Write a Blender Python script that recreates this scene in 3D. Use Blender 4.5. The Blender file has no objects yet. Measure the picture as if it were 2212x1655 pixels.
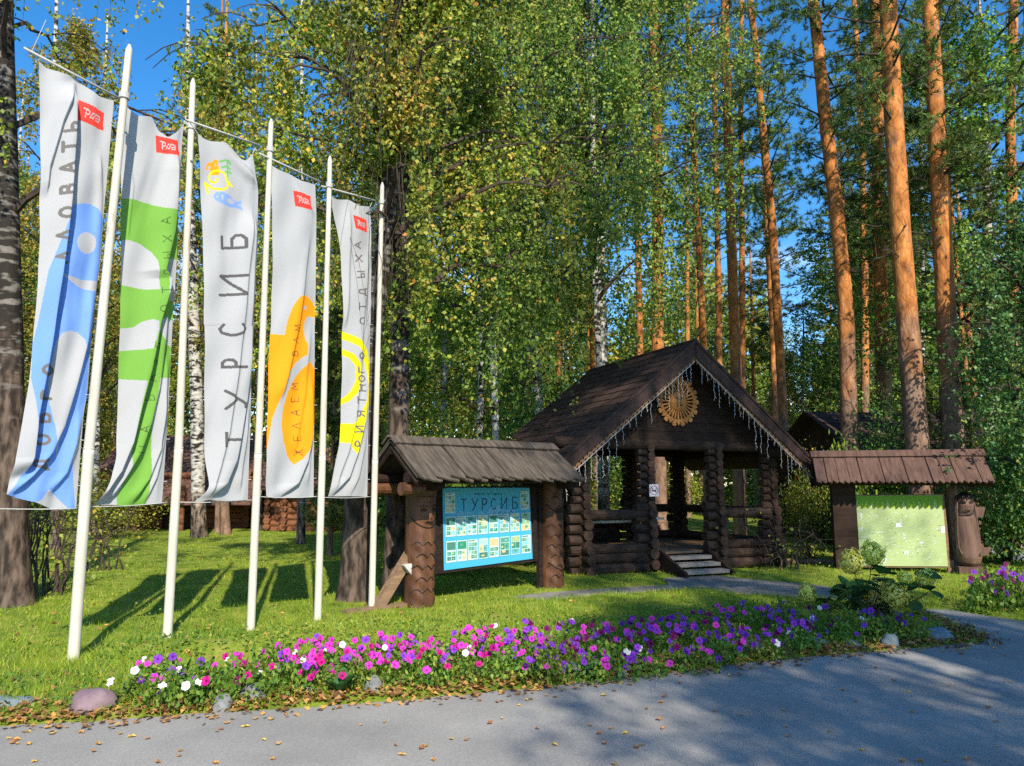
import bpy, math, random
import numpy as np
from mathutils import Vector, Matrix

random.seed(7)
RNG = np.random.default_rng(7)
S = bpy.context.scene
COL = S.collection
R = math.radians

# ------------------------------------------------------------------ camera, sky, sun, exposure
EYE = 1.6
F = 1597.0                      # focal length in pixels of a 2212 x 1655 picture
CX, CY = 1106.0, 827.5
PITCH = math.atan(0.1368)
cd = bpy.data.cameras.new('camera')
cam = bpy.data.objects.new('camera', cd); COL.objects.link(cam)
cam.location = (0, 0, EYE)
cam.rotation_euler = (math.pi / 2 + PITCH, 0, 0)
cd.sensor_width = 36.0
cd.lens = 36.0 * F / 2212.0
cd.clip_start = 0.05; cd.clip_end = 2000
S.camera = cam

SUN_EL = 39.0
SUN_AZ_X, SUN_AZ_Y = 0.27, -1.0           # towards the sun, on the ground
w = bpy.data.worlds.new("World"); S.world = w
w.use_nodes = True
nt = w.node_tree
bg = nt.nodes['Background']
sky = nt.nodes.new('ShaderNodeTexSky'); sky.sky_type = 'NISHITA'; sky.sun_disc = False
sky.sun_elevation = R(SUN_EL)
sky.sun_rotation = math.atan2(SUN_AZ_X, SUN_AZ_Y)
sky.air_density = 1.0; sky.dust_density = 0.2; sky.ozone_density = 3.0
hs = nt.nodes.new('ShaderNodeHueSaturation'); hs.inputs['Saturation'].default_value = 1.34
# a few small clouds low over the far trees
tc = nt.nodes.new('ShaderNodeTexCoord')
mp = nt.nodes.new('ShaderNodeMapping'); mp.inputs['Scale'].default_value = (5, 5, 12)
cn = nt.nodes.new('ShaderNodeTexNoise'); cn.inputs['Scale'].default_value = 1.3; cn.inputs['Detail'].default_value = 6
cr = nt.nodes.new('ShaderNodeValToRGB'); cr.color_ramp.elements[0].position = .52; cr.color_ramp.elements[1].position = .68
sx = nt.nodes.new('ShaderNodeSeparateXYZ')
lo = nt.nodes.new('ShaderNodeMapRange'); lo.inputs[1].default_value = .16; lo.inputs[2].default_value = .30; lo.inputs[3].default_value = 1; lo.inputs[4].default_value = 0
mu = nt.nodes.new('ShaderNodeMath'); mu.operation = 'MULTIPLY'
mx = nt.nodes.new('ShaderNodeMix'); mx.data_type = 'RGBA'
mx.inputs[7].default_value = (9, 9.3, 9.8, 1)
L = nt.links.new
L(sky.outputs[0], hs.inputs['Color'])
L(tc.outputs['Generated'], mp.inputs[0]); L(mp.outputs[0], cn.inputs['Vector']); L(cn.outputs[0], cr.inputs[0])
L(tc.outputs['Generated'], sx.inputs[0]); L(sx.outputs[2], lo.inputs[0])
L(cr.outputs[0], mu.inputs[0]); L(lo.outputs[0], mu.inputs[1]); L(mu.outputs[0], mx.inputs[0])
L(hs.outputs[0], mx.inputs[6]); L(mx.outputs[2], bg.inputs[0])
bg.inputs[1].default_value = 0.15

sd = bpy.data.lights.new('sun', 'SUN'); sd.energy = 4.6; sd.angle = R(0.55); sd.color = (1, .91, .74)
so = bpy.data.objects.new('sun', sd); COL.objects.link(so)
h = Vector((SUN_AZ_X, SUN_AZ_Y, 0)).normalized() * math.cos(R(SUN_EL)); tosun = Vector((h.x, h.y, math.sin(R(SUN_EL))))
so.rotation_euler = tosun.to_track_quat('Z', 'Y').to_euler()
S.view_settings.view_transform = 'Standard'; S.view_settings.look = 'None'
S.view_settings.exposure = 0.7; S.view_settings.gamma = 1
S.render.engine = 'CYCLES'
cy = S.cycles
cy.max_bounces = 5; cy.diffuse_bounces = 3; cy.glossy_bounces = 2; cy.transmission_bounces = 3; cy.transparent_max_bounces = 4
cy.sample_clamp_indirect = 4; cy.use_denoising = False
cy.caustics_reflective = False; cy.caustics_refractive = False

# ------------------------------------------------------------------ rays through the picture
cp, sp = math.cos(PITCH), math.sin(PITCH)
def ray(u, v):
    a = (u - CX) / F; b = (CY - v) / F
    return np.array((a, cp - b * sp, sp + b * cp))
def G(u, v, z=0.0):                       # point where the ray meets height z
    d = ray(u, v); t = (z - EYE) / d[2]
    return np.array((0, 0, EYE)) + d * t
def A(u, v, Y):                           # point at distance Y
    d = ray(u, v); return np.array((0, 0, EYE)) + d * (Y / d[1])
def onplane(u, v, p0, n):                 # u, v arrays -> points on a vertical plane
    u = np.asarray(u, float); v = np.asarray(v, float)
    a = (u - CX) / F; b = (CY - v) / F
    d = np.stack([a, cp - b * sp, sp + b * cp], -1)
    o = np.array((0, 0, EYE))
    t = ((p0 - o) @ n) / (d @ n)
    return o + d * t[..., None]

# ------------------------------------------------------------------ helpers
def link(o, parent=None):
    COL.objects.link(o)
    if parent is not None: o.parent = parent
    return o
def tag(o, label=None, cat=None, group=None, kind=None):
    if label: o['label'] = label
    if cat: o['category'] = cat
    if group: o['group'] = group
    if kind: o['kind'] = kind
    return o
def empty(name, loc=(0, 0, 0), rz=0, label=None, cat=None, group=None):
    o = bpy.data.objects.new(name, None); link(o)
    o.location = loc; o.rotation_euler = (0, 0, rz); o.empty_display_size = .2
    return tag(o, label, cat, group)
def obj(name, me, parent=None):
    return link(bpy.data.objects.new(name, me), parent)
def mesh_np(name, V, Fc, mat, tint=None, smooth=False):
    V = np.ascontiguousarray(V, np.float32); Fc = np.ascontiguousarray(Fc, np.int32)
    me = bpy.data.meshes.new(name)
    n, k = Fc.shape
    me.vertices.add(len(V)); me.vertices.foreach_set('co', V.ravel())
    me.loops.add(n * k); me.loops.foreach_set('vertex_index', Fc.ravel())
    me.polygons.add(n); me.polygons.foreach_set('loop_start', np.arange(0, n * k, k, dtype=np.int32))
    if smooth: me.polygons.foreach_set('use_smooth', np.ones(n, bool))
    if tint is not None:
        a = me.attributes.new('tint', 'FLOAT', 'FACE'); a.data.foreach_set('value', np.ascontiguousarray(tint, np.float32))
    me.materials.append(mat)
    me.update(calc_edges=True)
    return me

class MB:
    def __init__(s): s.v = []; s.f = []; s.m = []; s.c = []
    def add(s, vs, fs, m=0, col=None):
        b = len(s.v); s.v += [tuple(map(float, p)) for p in vs]
        for f in fs: s.f.append([b + i for i in f]); s.m.append(m); s.c.append(col)
        return s
    def box(s, c, size, rz=0, m=0, ax=None, col=None):
        x, y, z = (k / 2 for k in size)
        P = [Vector((i * x, j * y, k * z)) for k in (-1, 1) for j in (-1, 1) for i in (-1, 1)]
        M = ax if ax is not None else Matrix.Rotation(rz, 3, 'Z')
        P = [M @ p + Vector(c) for p in P]
        return s.add(P, [(0, 2, 3, 1), (4, 5, 7, 6), (0, 1, 5, 4), (2, 6, 7, 3), (0, 4, 6, 2), (1, 3, 7, 5)], m, col)
    def tube(s, pts, rad, n=8, m=0, cap=True, jit=0, rnd=None, col=None):
        P = [Vector(p) for p in pts]
        if isinstance(rad, (int, float)): rad = [rad] * len(P)
        vs = []; up = None
        for i, p in enumerate(P):
            t = (P[min(i + 1, len(P) - 1)] - P[max(i - 1, 0)]).normalized()
            if up is None:
                up = t.orthogonal().normalized()
                if abs(t.z) > .9: up = (Vector((1, 0, 0)) - t * t.x).normalized()
            up = (up - t * up.dot(t)).normalized(); q = t.cross(up)
            for k in range(n):
                a = 2 * math.pi * k / n
                r = rad[i] * (1 + (rnd.uniform(-jit, jit) if jit else 0))
                vs.append(p + (up * math.cos(a) + q * math.sin(a)) * r)
        fs = []
        for i in range(len(P) - 1):
            for k in range(n):
                k2 = (k + 1) % n
                fs.append((i * n + k, i * n + k2, (i + 1) * n + k2, (i + 1) * n + k))
        if cap:
            fs.append(tuple(reversed(range(n)))); fs.append(tuple((len(P) - 1) * n + k for k in range(n)))
        return s.add(vs, fs, m, col)
    def prism(s, poly, z0, z1, M=None, m=0, col=None):     # poly in xy, extruded z0..z1, then M
        n = len(poly)
        vs = [Vector((x, y, z0)) for x, y in poly] + [Vector((x, y, z1)) for x, y in poly]
        if M is not None: vs = [M @ p for p in vs]
        fs = [tuple(reversed(range(n))), tuple(range(n, 2 * n))] + [(i, (i + 1) % n, n + (i + 1) % n, n + i) for i in range(n)]
        return s.add(vs, fs, m, col)
    def build(s, name, mats, parent=None, smooth=False):
        me = bpy.data.meshes.new(name)
        me.from_pydata(s.v, [], s.f)
        for mt in (mats if isinstance(mats, (list, tuple)) else [mats]): me.materials.append(mt)
        if any(s.m): me.polygons.foreach_set('material_index', s.m)
        if any(c is not None for c in s.c):
            a = me.color_attributes.new('Col', 'FLOAT_COLOR', 'CORNER')
            arr = np.ones((len(me.loops), 4), np.float32)
            for p in me.polygons:
                c = s.c[p.index]
                if c is not None: arr[p.loop_start:p.loop_start + p.loop_total, :3] = c
            a.data.foreach_set('color', arr.ravel())
        if smooth: me.polygons.foreach_set('use_smooth', [True] * len(me.polygons))
        me.update()
        o = obj(name, me, parent)
        return o

# frame: x axis direction on the ground, origin -> matrix for placing things whose front runs along x
def XZ(origin, xd, yd=None):              # maps poly (x,y) -> x along xd, y -> world z, extrude along -normal
    pass

# ------------------------------------------------------------------ materials
def newmat(name):
    m = bpy.data.materials.new(name); m.use_nodes = True
    return m, m.node_tree, m.node_tree.nodes['Principled BSDF']
def noise_mat(name, stops, scale=5, detail=6, stretch=(1, 1, 1), bump=.3, bscale=None, rough=.85, spec=.2, dist=.02, rnd=0):
    m, t, b = newmat(name)
    c = t.nodes.new('ShaderNodeTexCoord'); mp = t.nodes.new('ShaderNodeMapping'); mp.inputs['Scale'].default_value = stretch
    n = t.nodes.new('ShaderNodeTexNoise'); n.inputs['Scale'].default_value = scale; n.inputs['Detail'].default_value = detail; n.inputs['Roughness'].default_value = .62
    r = t.nodes.new('ShaderNodeValToRGB')
    e = r.color_ramp.elements
    while len(e) < len(stops): e.new(.5)
    for k, (p, col) in enumerate(stops): e[k].position = p; e[k].color = (*col, 1)
    t.links.new(c.outputs['Object'], mp.inputs[0]); t.links.new(mp.outputs[0], n.inputs['Vector']); t.links.new(n.outputs[0], r.inputs[0])
    out = r.outputs[0]
    if rnd:
        oi = t.nodes.new('ShaderNodeObjectInfo'); mr = t.nodes.new('ShaderNodeMapRange')
        mr.inputs[3].default_value = 1 - rnd; mr.inputs[4].default_value = 1 + rnd
        h2 = t.nodes.new('ShaderNodeHueSaturation'); t.links.new(oi.outputs['Random'], mr.inputs[0]); t.links.new(mr.outputs[0], h2.inputs['Value']); t.links.new(out, h2.inputs['Color']); out = h2.outputs[0]
    t.links.new(out, b.inputs['Base Color'])
    b.inputs['Roughness'].default_value = rough; b.inputs['Specular IOR Level'].default_value = spec
    if bump:
        n2 = t.nodes.new('ShaderNodeTexNoise'); n2.inputs['Scale'].default_value = bscale or scale * 3; n2.inputs['Detail'].default_value = 5
        t.links.new(mp.outputs[0], n2.inputs['Vector'])
        bp = t.nodes.new('ShaderNodeBump'); bp.inputs['Strength'].default_value = bump; bp.inputs['Distance'].default_value = dist
        t.links.new(n2.outputs[0], bp.inputs['Height']); t.links.new(bp.outputs[0], b.inputs['Normal'])
    return m
def leaf_mat(name, stops, trans=.4, hue=.02, val=.15):
    m = bpy.data.materials.new(name); m.use_nodes = True; t = m.node_tree; t.nodes.clear()
    o = t.nodes.new('ShaderNodeOutputMaterial'); a = t.nodes.new('ShaderNodeAttribute'); a.attribute_name = 'tint'
    r = t.nodes.new('ShaderNodeValToRGB'); e = r.color_ramp.elements
    while len(e) < len(stops): e.new(.5)
    for k, (p, col) in enumerate(stops): e[k].position = p; e[k].color = (*col, 1)
    oi = t.nodes.new('ShaderNodeObjectInfo'); mr = t.nodes.new('ShaderNodeMapRange'); mr.inputs[3].default_value = 1 - val; mr.inputs[4].default_value = 1 + val
    mh = t.nodes.new('ShaderNodeMapRange'); mh.inputs[3].default_value = .5 - hue; mh.inputs[4].default_value = .5 + hue
    hsv = t.nodes.new('ShaderNodeHueSaturation')
    d = t.nodes.new('ShaderNodeBsdfDiffuse'); tr = t.nodes.new('ShaderNodeBsdfTranslucent'); gl = t.nodes.new('ShaderNodeBsdfGlossy'); gl.inputs['Roughness'].default_value = .6
    gl.inputs['Color'].default_value = (.9, .95, 1, 1)
    mxs = t.nodes.new('ShaderNodeMixShader'); mxs.inputs[0].default_value = trans
    mx2 = t.nodes.new('ShaderNodeMixShader'); mx2.inputs[0].default_value = .02
    k = t.links.new
    k(a.outputs['Fac'], r.inputs[0]); k(r.outputs[0], hsv.inputs['Color']); k(oi.outputs['Random'], mr.inputs[0]); k(mr.outputs[0], hsv.inputs['Value'])
    k(oi.outputs['Random'], mh.inputs[0]); k(mh.outputs[0], hsv.inputs['Hue'])
    k(hsv.outputs[0], d.inputs[0]); k(hsv.outputs[0], tr.inputs[0]); k(d.outputs[0], mxs.inputs[1]); k(tr.outputs[0], mxs.inputs[2])
    k(mxs.outputs[0], mx2.inputs[1]); k(gl.outputs[0], mx2.inputs[2]); k(mx2.outputs[0], o.inputs[0])
    return m
def attr_mat(name, rough=.6, bump=0, trans=0, bscale=300):
    m, t, b = newmat(name)
    a = t.nodes.new('ShaderNodeAttribute'); a.attribute_name = 'Col'
    t.links.new(a.outputs['Color'], b.inputs['Base Color']); b.inputs['Roughness'].default_value = rough; b.inputs['Specular IOR Level'].default_value = .2
    if bump:
        c = t.nodes.new('ShaderNodeTexCoord')
        n2 = t.nodes.new('ShaderNodeTexNoise'); n2.inputs['Scale'].default_value = bscale
        t.links.new(c.outputs['Object'], n2.inputs['Vector'])
        bp = t.nodes.new('ShaderNodeBump'); bp.inputs['Strength'].default_value = bump; bp.inputs['Distance'].default_value = .01
        t.links.new(n2.outputs[0], bp.inputs['Height']); t.links.new(bp.outputs[0], b.inputs['Normal'])
    if trans:
        o = t.nodes['Material Output']; tr = t.nodes.new('ShaderNodeBsdfTranslucent'); mxs = t.nodes.new('ShaderNodeMixShader'); mxs.inputs[0].default_value = trans
        t.links.new(a.outputs['Color'], tr.inputs[0]); t.links.new(b.outputs[0], mxs.inputs[1]); t.links.new(tr.outputs[0], mxs.inputs[2]); t.links.new(mxs.outputs[0], o.inputs[0])
    return m
def flat_mat(name, c, rough=.6, spec=.3):
    return noise_mat(name, [(.3, tuple(k * .85 for k in c)), (.7, tuple(min(1, k * 1.1) for k in c))], scale=9, bump=.05, rough=rough, spec=spec)

MAT = {}
MAT['concrete'] = noise_mat('concrete', [(.3, (.14, .13, .12)), (.7, (.27, .25, .22))], scale=3, detail=9, bump=.3, bscale=60, dist=.01)
MAT['soil'] = noise_mat('soil', [(.3, (.08, .125, .012)), (.5, (.16, .22, .02)), (.66, (.27, .27, .05)), (.8, (.30, .22, .09))], scale=3.2, detail=10, bump=.6, bscale=40)
MAT['pole'] = noise_mat('white_paint', [(.28, (.27, .18, .10)), (.37, (.50, .47, .40)), (.75, (.60, .58, .51))], scale=3.5, detail=8, stretch=(3, 3, .5), bump=.12, rough=.45, spec=.4)
MAT['cord'] = flat_mat('cord', (.42, .42, .42))
MAT['wire'] = flat_mat('wire', (.5, .5, .5))
MAT['cloth'] = attr_mat('banner_cloth', rough=.75, bump=.05, trans=.16, bscale=7)
MAT['print'] = attr_mat('print', rough=.5)
MAT['darkwood'] = noise_mat('dark_wood', [(.3, (.010, .006, .005)), (.7, (.032, .019, .014))], scale=4, stretch=(1, 4, 4), bump=.4, rnd=.2)
MAT['logwood'] = noise_mat('log_wood', [(.3, (.018, .011, .008)), (.7, (.070, .044, .032))], scale=3, stretch=(1.5, 1.5, 3), bump=.45, rnd=.15)
MAT['shingle'] = noise_mat('brown_shingle', [(.3, (.030, .018, .016)), (.7, (.075, .045, .038))], scale=6, bump=.4, bscale=70, rough=.8)
MAT['greyboard'] = noise_mat('weathered_board', [(.3, (.035, .029, .024)), (.55, (.095, .077, .062)), (.8, (.17, .14, .11))], scale=4, stretch=(5, .8, .8), bump=.5, bscale=14)
MAT['redboard'] = noise_mat('red_brown_board', [(.3, (.06, .033, .027)), (.7, (.145, .085, .066))], scale=4, stretch=(5, .8, .8), bump=.4, bscale=14)
MAT['carved'] = noise_mat('carved_wood', [(.28, (.035, .016, .010)), (.5, (.10, .042, .021)), (.75, (.20, .085, .04))], scale=2.2, stretch=(3, 3, .7), bump=.4, bscale=16, rough=.55, spec=.35)
MAT['statue'] = noise_mat('statue_wood', [(.3, (.075, .042, .034)), (.7, (.18, .105, .08))], scale=2.5, stretch=(3, 3, .7), bump=.35, bscale=18, rough=.6)
MAT['groove'] = flat_mat('carving_groove', (.012, .008, .006))
MAT['amber'] = noise_mat('amber_wood', [(.3, (.26, .10, .026)), (.7, (.56, .25, .07))], scale=7, bump=.2, rough=.5)
MAT['lace'] = noise_mat('lace_wood', [(.3, (.13, .075, .045)), (.7, (.30, .18, .10))], scale=9, bump=.2)
MAT['cabin'] = noise_mat('cabin_log', [(.3, (.10, .038, .018)), (.7, (.26, .11, .055))], scale=2, stretch=(.6, .6, 5), bump=.3)
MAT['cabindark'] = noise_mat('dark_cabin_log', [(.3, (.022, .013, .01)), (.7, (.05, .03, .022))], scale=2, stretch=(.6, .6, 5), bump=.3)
MAT['cabinroof'] = noise_mat('cabin_roof', [(.3, (.07, .038, .028)), (.7, (.15, .08, .06))], scale=5, bump=.3)
MAT['boardface'] = noise_mat('raw_board', [(.3, (.14, .085, .05)), (.7, (.28, .18, .11))], scale=3, stretch=(1, 6, 6), bump=.3)
MAT['plank'] = noise_mat('pale_plank', [(.3, (.36, .36, .36)), (.7, (.55, .54, .52))], scale=5, bump=.15)
MAT['glass'] = flat_mat('dark_window', (.02, .025, .03), .15, .5)
MAT['white'] = flat_mat('white_paint_sign', (.8, .8, .8), .4)
MAT['red'] = flat_mat('red_paint', (.6, .03, .03), .4)

def asphalt_mat():
    m, t, b = newmat('asphalt'); k = t.links.new
    g = t.nodes.new('ShaderNodeTexCoord')
    n = t.nodes.new('ShaderNodeTexNoise'); n.inputs['Scale'].default_value = .9; n.inputs['Detail'].default_value = 8; k(g.outputs['Object'], n.inputs['Vector'])
    r = t.nodes.new('ShaderNodeValToRGB'); e = r.color_ramp.elements; e[0].position = .28; e[0].color = (.215, .208, .198, 1); e[1].position = .72; e[1].color = (.335, .322, .30, 1); k(n.outputs[0], r.inputs[0])
    v = t.nodes.new('ShaderNodeTexVoronoi'); v.inputs['Scale'].default_value = 130; k(g.outputs['Object'], v.inputs['Vector'])
    mr = t.nodes.new('ShaderNodeMapRange'); mr.inputs[3].default_value = .8; mr.inputs[4].default_value = 1.2; k(v.outputs['Color'], mr.inputs[0])
    mm = t.nodes.new('ShaderNodeMix'); mm.data_type = 'RGBA'; mm.blend_type = 'MULTIPLY'; mm.inputs[0].default_value = 1; k(r.outputs[0], mm.inputs[6]); k(mr.outputs[0], mm.inputs[7])
    k(mm.outputs[2], b.inputs['Base Color']); b.inputs['Roughness'].default_value = .9; b.inputs['Specular IOR Level'].default_value = .25
    bp = t.nodes.new('ShaderNodeBump'); bp.inputs['Strength'].default_value = .5; bp.inputs['Distance'].default_value = .006; k(v.outputs['Distance'], bp.inputs['Height']); k(bp.outputs[0], b.inputs['Normal'])
    return m
def pine_bark():
    m, t, b = newmat('pine_bark')
    g = t.nodes.new('ShaderNodeTexCoord'); k = t.links.new
    mp = t.nodes.new('ShaderNodeMapping'); mp.inputs['Scale'].default_value = (1, 1, .4); k(g.outputs['Object'], mp.inputs[0])
    n = t.nodes.new('ShaderNodeTexNoise'); n.inputs['Scale'].default_value = 7; n.inputs['Detail'].default_value = 7; k(mp.outputs[0], n.inputs['Vector'])
    vo = t.nodes.new('ShaderNodeTexVoronoi'); vo.feature = 'DISTANCE_TO_EDGE'; vo.inputs['Scale'].default_value = 11; k(mp.outputs[0], vo.inputs['Vector'])
    r1 = t.nodes.new('ShaderNodeValToRGB'); e = r1.color_ramp.elements                      # orange flaking bark
    e[0].position = .3; e[0].color = (.25, .085, .022, 1); e[1].position = .72; e[1].color = (.66, .29, .085, 1); x = e.new(.52); x.color = (.48, .18, .05, 1)
    r2 = t.nodes.new('ShaderNodeValToRGB'); e = r2.color_ramp.elements                      # grey-brown plates of the old bark
    e[0].position = .3; e[0].color = (.11, .065, .045, 1); e[1].position = .7; e[1].color = (.31, .20, .145, 1)
    k(n.outputs[0], r1.inputs[0]); k(n.outputs[0], r2.inputs[0])
    sp_ = t.nodes.new('ShaderNodeSeparateXYZ'); k(g.outputs['Object'], sp_.inputs[0])
    n3 = t.nodes.new('ShaderNodeTexNoise'); n3.inputs['Scale'].default_value = 2.2; n3.inputs['Detail'].default_value = 5; k(mp.outputs[0], n3.inputs['Vector'])
    ad = t.nodes.new('ShaderNodeMath'); ad.operation = 'MULTIPLY_ADD'; ad.inputs[1].default_value = 9.0; k(n3.outputs[0], ad.inputs[0]); k(sp_.outputs[2], ad.inputs[2])
    mr = t.nodes.new('ShaderNodeMapRange'); mr.inputs[1].default_value = 8.0; mr.inputs[2].default_value = 11.0; k(ad.outputs[0], mr.inputs[0])
    mx = t.nodes.new('ShaderNodeMix'); mx.data_type = 'RGBA'; k(mr.outputs[0], mx.inputs[0]); k(r2.outputs[0], mx.inputs[6]); k(r1.outputs[0], mx.inputs[7])
    n4 = t.nodes.new('ShaderNodeTexNoise'); n4.inputs['Scale'].default_value = 4.5; n4.inputs['Detail'].default_value = 6; n4.inputs['Roughness'].default_value = .7; k(mp.outputs[0], n4.inputs['Vector'])
    m4 = t.nodes.new('ShaderNodeMapRange'); m4.inputs[1].default_value = .54; m4.inputs[2].default_value = .66; m4.inputs[4].default_value = .75; k(n4.outputs[0], m4.inputs[0])
    mx4 = t.nodes.new('ShaderNodeMix'); mx4.data_type = 'RGBA'; k(m4.outputs[0], mx4.inputs[0]); k(mx.outputs[2], mx4.inputs[6]); k(r2.outputs[0], mx4.inputs[7]); mx = mx4
    cr = t.nodes.new('ShaderNodeMapRange'); cr.inputs[1].default_value = 0; cr.inputs[2].default_value = .06; cr.inputs[3].default_value = .45; cr.inputs[4].default_value = 1; k(vo.outputs[0], cr.inputs[0])
    mm = t.nodes.new('ShaderNodeMix'); mm.data_type = 'RGBA'; mm.blend_type = 'MULTIPLY'; mm.inputs[0].default_value = .8; k(mx.outputs[2], mm.inputs[6]); k(cr.outputs[0], mm.inputs[7])
    k(mm.outputs[2], b.inputs['Base Color']); b.inputs['Roughness'].default_value = .85; b.inputs['Specular IOR Level'].default_value = .15
    bp = t.nodes.new('ShaderNodeBump'); bp.inputs['Strength'].default_value = .7; bp.inputs['Distance'].default_value = .02
    k(vo.outputs[0], bp.inputs['Height']); k(bp.outputs[0], b.inputs['Normal'])
    return m
def birch_bark(name, white=(.50, .48, .45), dark=.46, oldz=1.2, old=(.30, .22, .165)):
    m, t, b = newmat(name); k = t.links.new
    g = t.nodes.new('ShaderNodeTexCoord'); mp = t.nodes.new('ShaderNodeMapping'); mp.inputs['Scale'].default_value = (1, 1, 2.6); k(g.outputs['Object'], mp.inputs[0])
    n = t.nodes.new('ShaderNodeTexNoise'); n.inputs['Scale'].default_value = 4.2; n.inputs['Detail'].default_value = 7; k(mp.outputs[0], n.inputs['Vector'])
    r = t.nodes.new('ShaderNodeValToRGB'); e = r.color_ramp.elements
    e[0].position = dark - .05; e[0].color = (.022, .018, .015, 1); e[1].position = dark + .03; e[1].color = (*[c * .75 for c in white], 1)
    x = e.new(dark + .18); x.color = (*white, 1)
    k(n.outputs[0], r.inputs[0])
    mp2 = t.nodes.new('ShaderNodeMapping'); mp2.inputs['Scale'].default_value = (1, 1, .3); k(g.outputs['Object'], mp2.inputs[0])
    n2 = t.nodes.new('ShaderNodeTexNoise'); n2.inputs['Scale'].default_value = 14; n2.inputs['Detail'].default_value = 6; k(mp2.outputs[0], n2.inputs['Vector'])
    r2 = t.nodes.new('ShaderNodeValToRGB'); e = r2.color_ramp.elements; e[0].position = .4; e[0].color = (.025, .018, .014, 1); e[1].position = .66; e[1].color = (*old, 1); k(n2.outputs[0], r2.inputs[0])
    sp_ = t.nodes.new('ShaderNodeSeparateXYZ'); k(g.outputs['Object'], sp_.inputs[0])
    ad = t.nodes.new('ShaderNodeMath'); ad.operation = 'MULTIPLY_ADD'; ad.inputs[1].default_value = 3.0; k(n.outputs[0], ad.inputs[0]); k(sp_.outputs[2], ad.inputs[2])
    mr = t.nodes.new('ShaderNodeMapRange'); mr.inputs[1].default_value = oldz + 1.2; mr.inputs[2].default_value = oldz + 2.2; k(ad.outputs[0], mr.inputs[0])
    mx = t.nodes.new('ShaderNodeMix'); mx.data_type = 'RGBA'; k(mr.outputs[0], mx.inputs[0]); k(r2.outputs[0], mx.inputs[6]); k(r.outputs[0], mx.inputs[7])
    k(mx.outputs[2], b.inputs['Base Color']); b.inputs['Roughness'].default_value = .8; b.inputs['Specular IOR Level'].default_value = .2
    bp = t.nodes.new('ShaderNodeBump'); bp.inputs['Strength'].default_value = .8; bp.inputs['Distance'].default_value = .03
    k(n2.outputs[0], bp.inputs['Height']); k(bp.outputs[0], b.inputs['Normal'])
    return m
MAT['asphalt'] = asphalt_mat()
MAT['pine'] = pine_bark()
MAT['birch'] = birch_bark('birch_bark')
MAT['oldbirch'] = birch_bark('old_birch_bark', (.20, .18, .16), .55, 2.9, (.14, .10, .078))
MAT['twig'] = noise_mat('twig', [(.3, (.03, .021, .016)), (.7, (.10, .075, .06))], scale=8, bump=0)
MAT['birchleaf'] = leaf_mat('birch_leaf', [(0, (.035, .085, .014)), (.3, (.12, .21, .026)), (.58, (.28, .37, .045)), (.8, (.50, .50, .06)), (.93, (.70, .46, .06)), (1, (.70, .32, .05))])
MAT['darkleaf'] = leaf_mat('green_birch_leaf', [(0, (.02, .07, .015)), (.35, (.085, .19, .03)), (.65, (.22, .35, .05)), (.9, (.42, .46, .07)), (1, (.62, .40, .06))])
MAT['autumnleaf'] = leaf_mat('autumn_birch_leaf', [(0, (.08, .12, .018)), (.35, (.22, .25, .034)), (.65, (.42, .37, .052)), (.85, (.60, .43, .06)), (1, (.66, .36, .055))])
MAT['blueleaf'] = leaf_mat('blue_green_leaf', [(0, (.02, .07, .02)), (.5, (.085, .20, .05)), (.85, (.20, .33, .08)), (1, (.4, .38, .07))])  # bluish green is the leaves' own colour
MAT['needle'] = leaf_mat('pine_needle', [(0, (.035, .085, .02)), (.5, (.12, .20, .04)), (.85, (.30, .36, .07)), (1, (.52, .42, .08))], trans=.2)
MAT['grass'] = leaf_mat('grass_blade', [(0, (.06, .14, .012)), (.4, (.19, .31, .018)), (.75, (.37, .46, .03)), (.93, (.54, .48, .08)), (1, (.56, .42, .17))], trans=.35, val=0, hue=0)
MAT['weed'] = leaf_mat('weed_leaf', [(0, (.045, .12, .014)), (.5, (.12, .23, .025)), (.85, (.29, .36, .045)), (1, (.45, .38, .08))], trans=.3, val=.1)
MAT['litter'] = leaf_mat('dry_leaf', [(0, (.13, .065, .03)), (.4, (.30, .15, .055)), (.7, (.44, .25, .09)), (1, (.62, .36, .08))], trans=.15, val=.2)
MAT['hydra'] = leaf_mat('hydrangea_petal', [(0, (.46, .52, .06)), (.5, (.74, .76, .13)), (1, (.88, .86, .32))], trans=.25)
MAT['bigleaf'] = leaf_mat('broad_leaf', [(0, (.02, .065, .016)), (.6, (.05, .13, .03)), (1, (.12, .2, .04))], trans=.25)
MAT['petal'] = attr_mat('petal', rough=.6, trans=.25)

# ------------------------------------------------------------------ vegetation generators (arrays)
def unit(v): return v / np.maximum(np.linalg.norm(v, axis=-1, keepdims=True), 1e-9)
def leaf_quads(pos, size, rng, droop=.8, spread=.7, wid=.78):
    n = len(pos)
    d = rng.normal(size=(n, 3)) * spread; d[:, 2] -= droop; d = unit(d)
    nr = rng.normal(size=(n, 3)) + (.12, -.55, .75); side = unit(np.cross(d, nr))
    s = size[:, None]
    V = np.empty((n, 4, 3))
    V[:, 0] = pos; V[:, 1] = pos + d * s * .42 + side * s * wid * .5; V[:, 2] = pos + d * s; V[:, 3] = pos + d * s * .42 - side * s * wid * .5
    return V.reshape(-1, 3), np.arange(n * 4).reshape(n, 4)
def curve3(p0, p1, p2, n):
    t = np.linspace(0, 1, n)[:, None]
    return (1 - t) ** 2 * p0 + 2 * t * (1 - t) * p1 + t * t * p2
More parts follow.
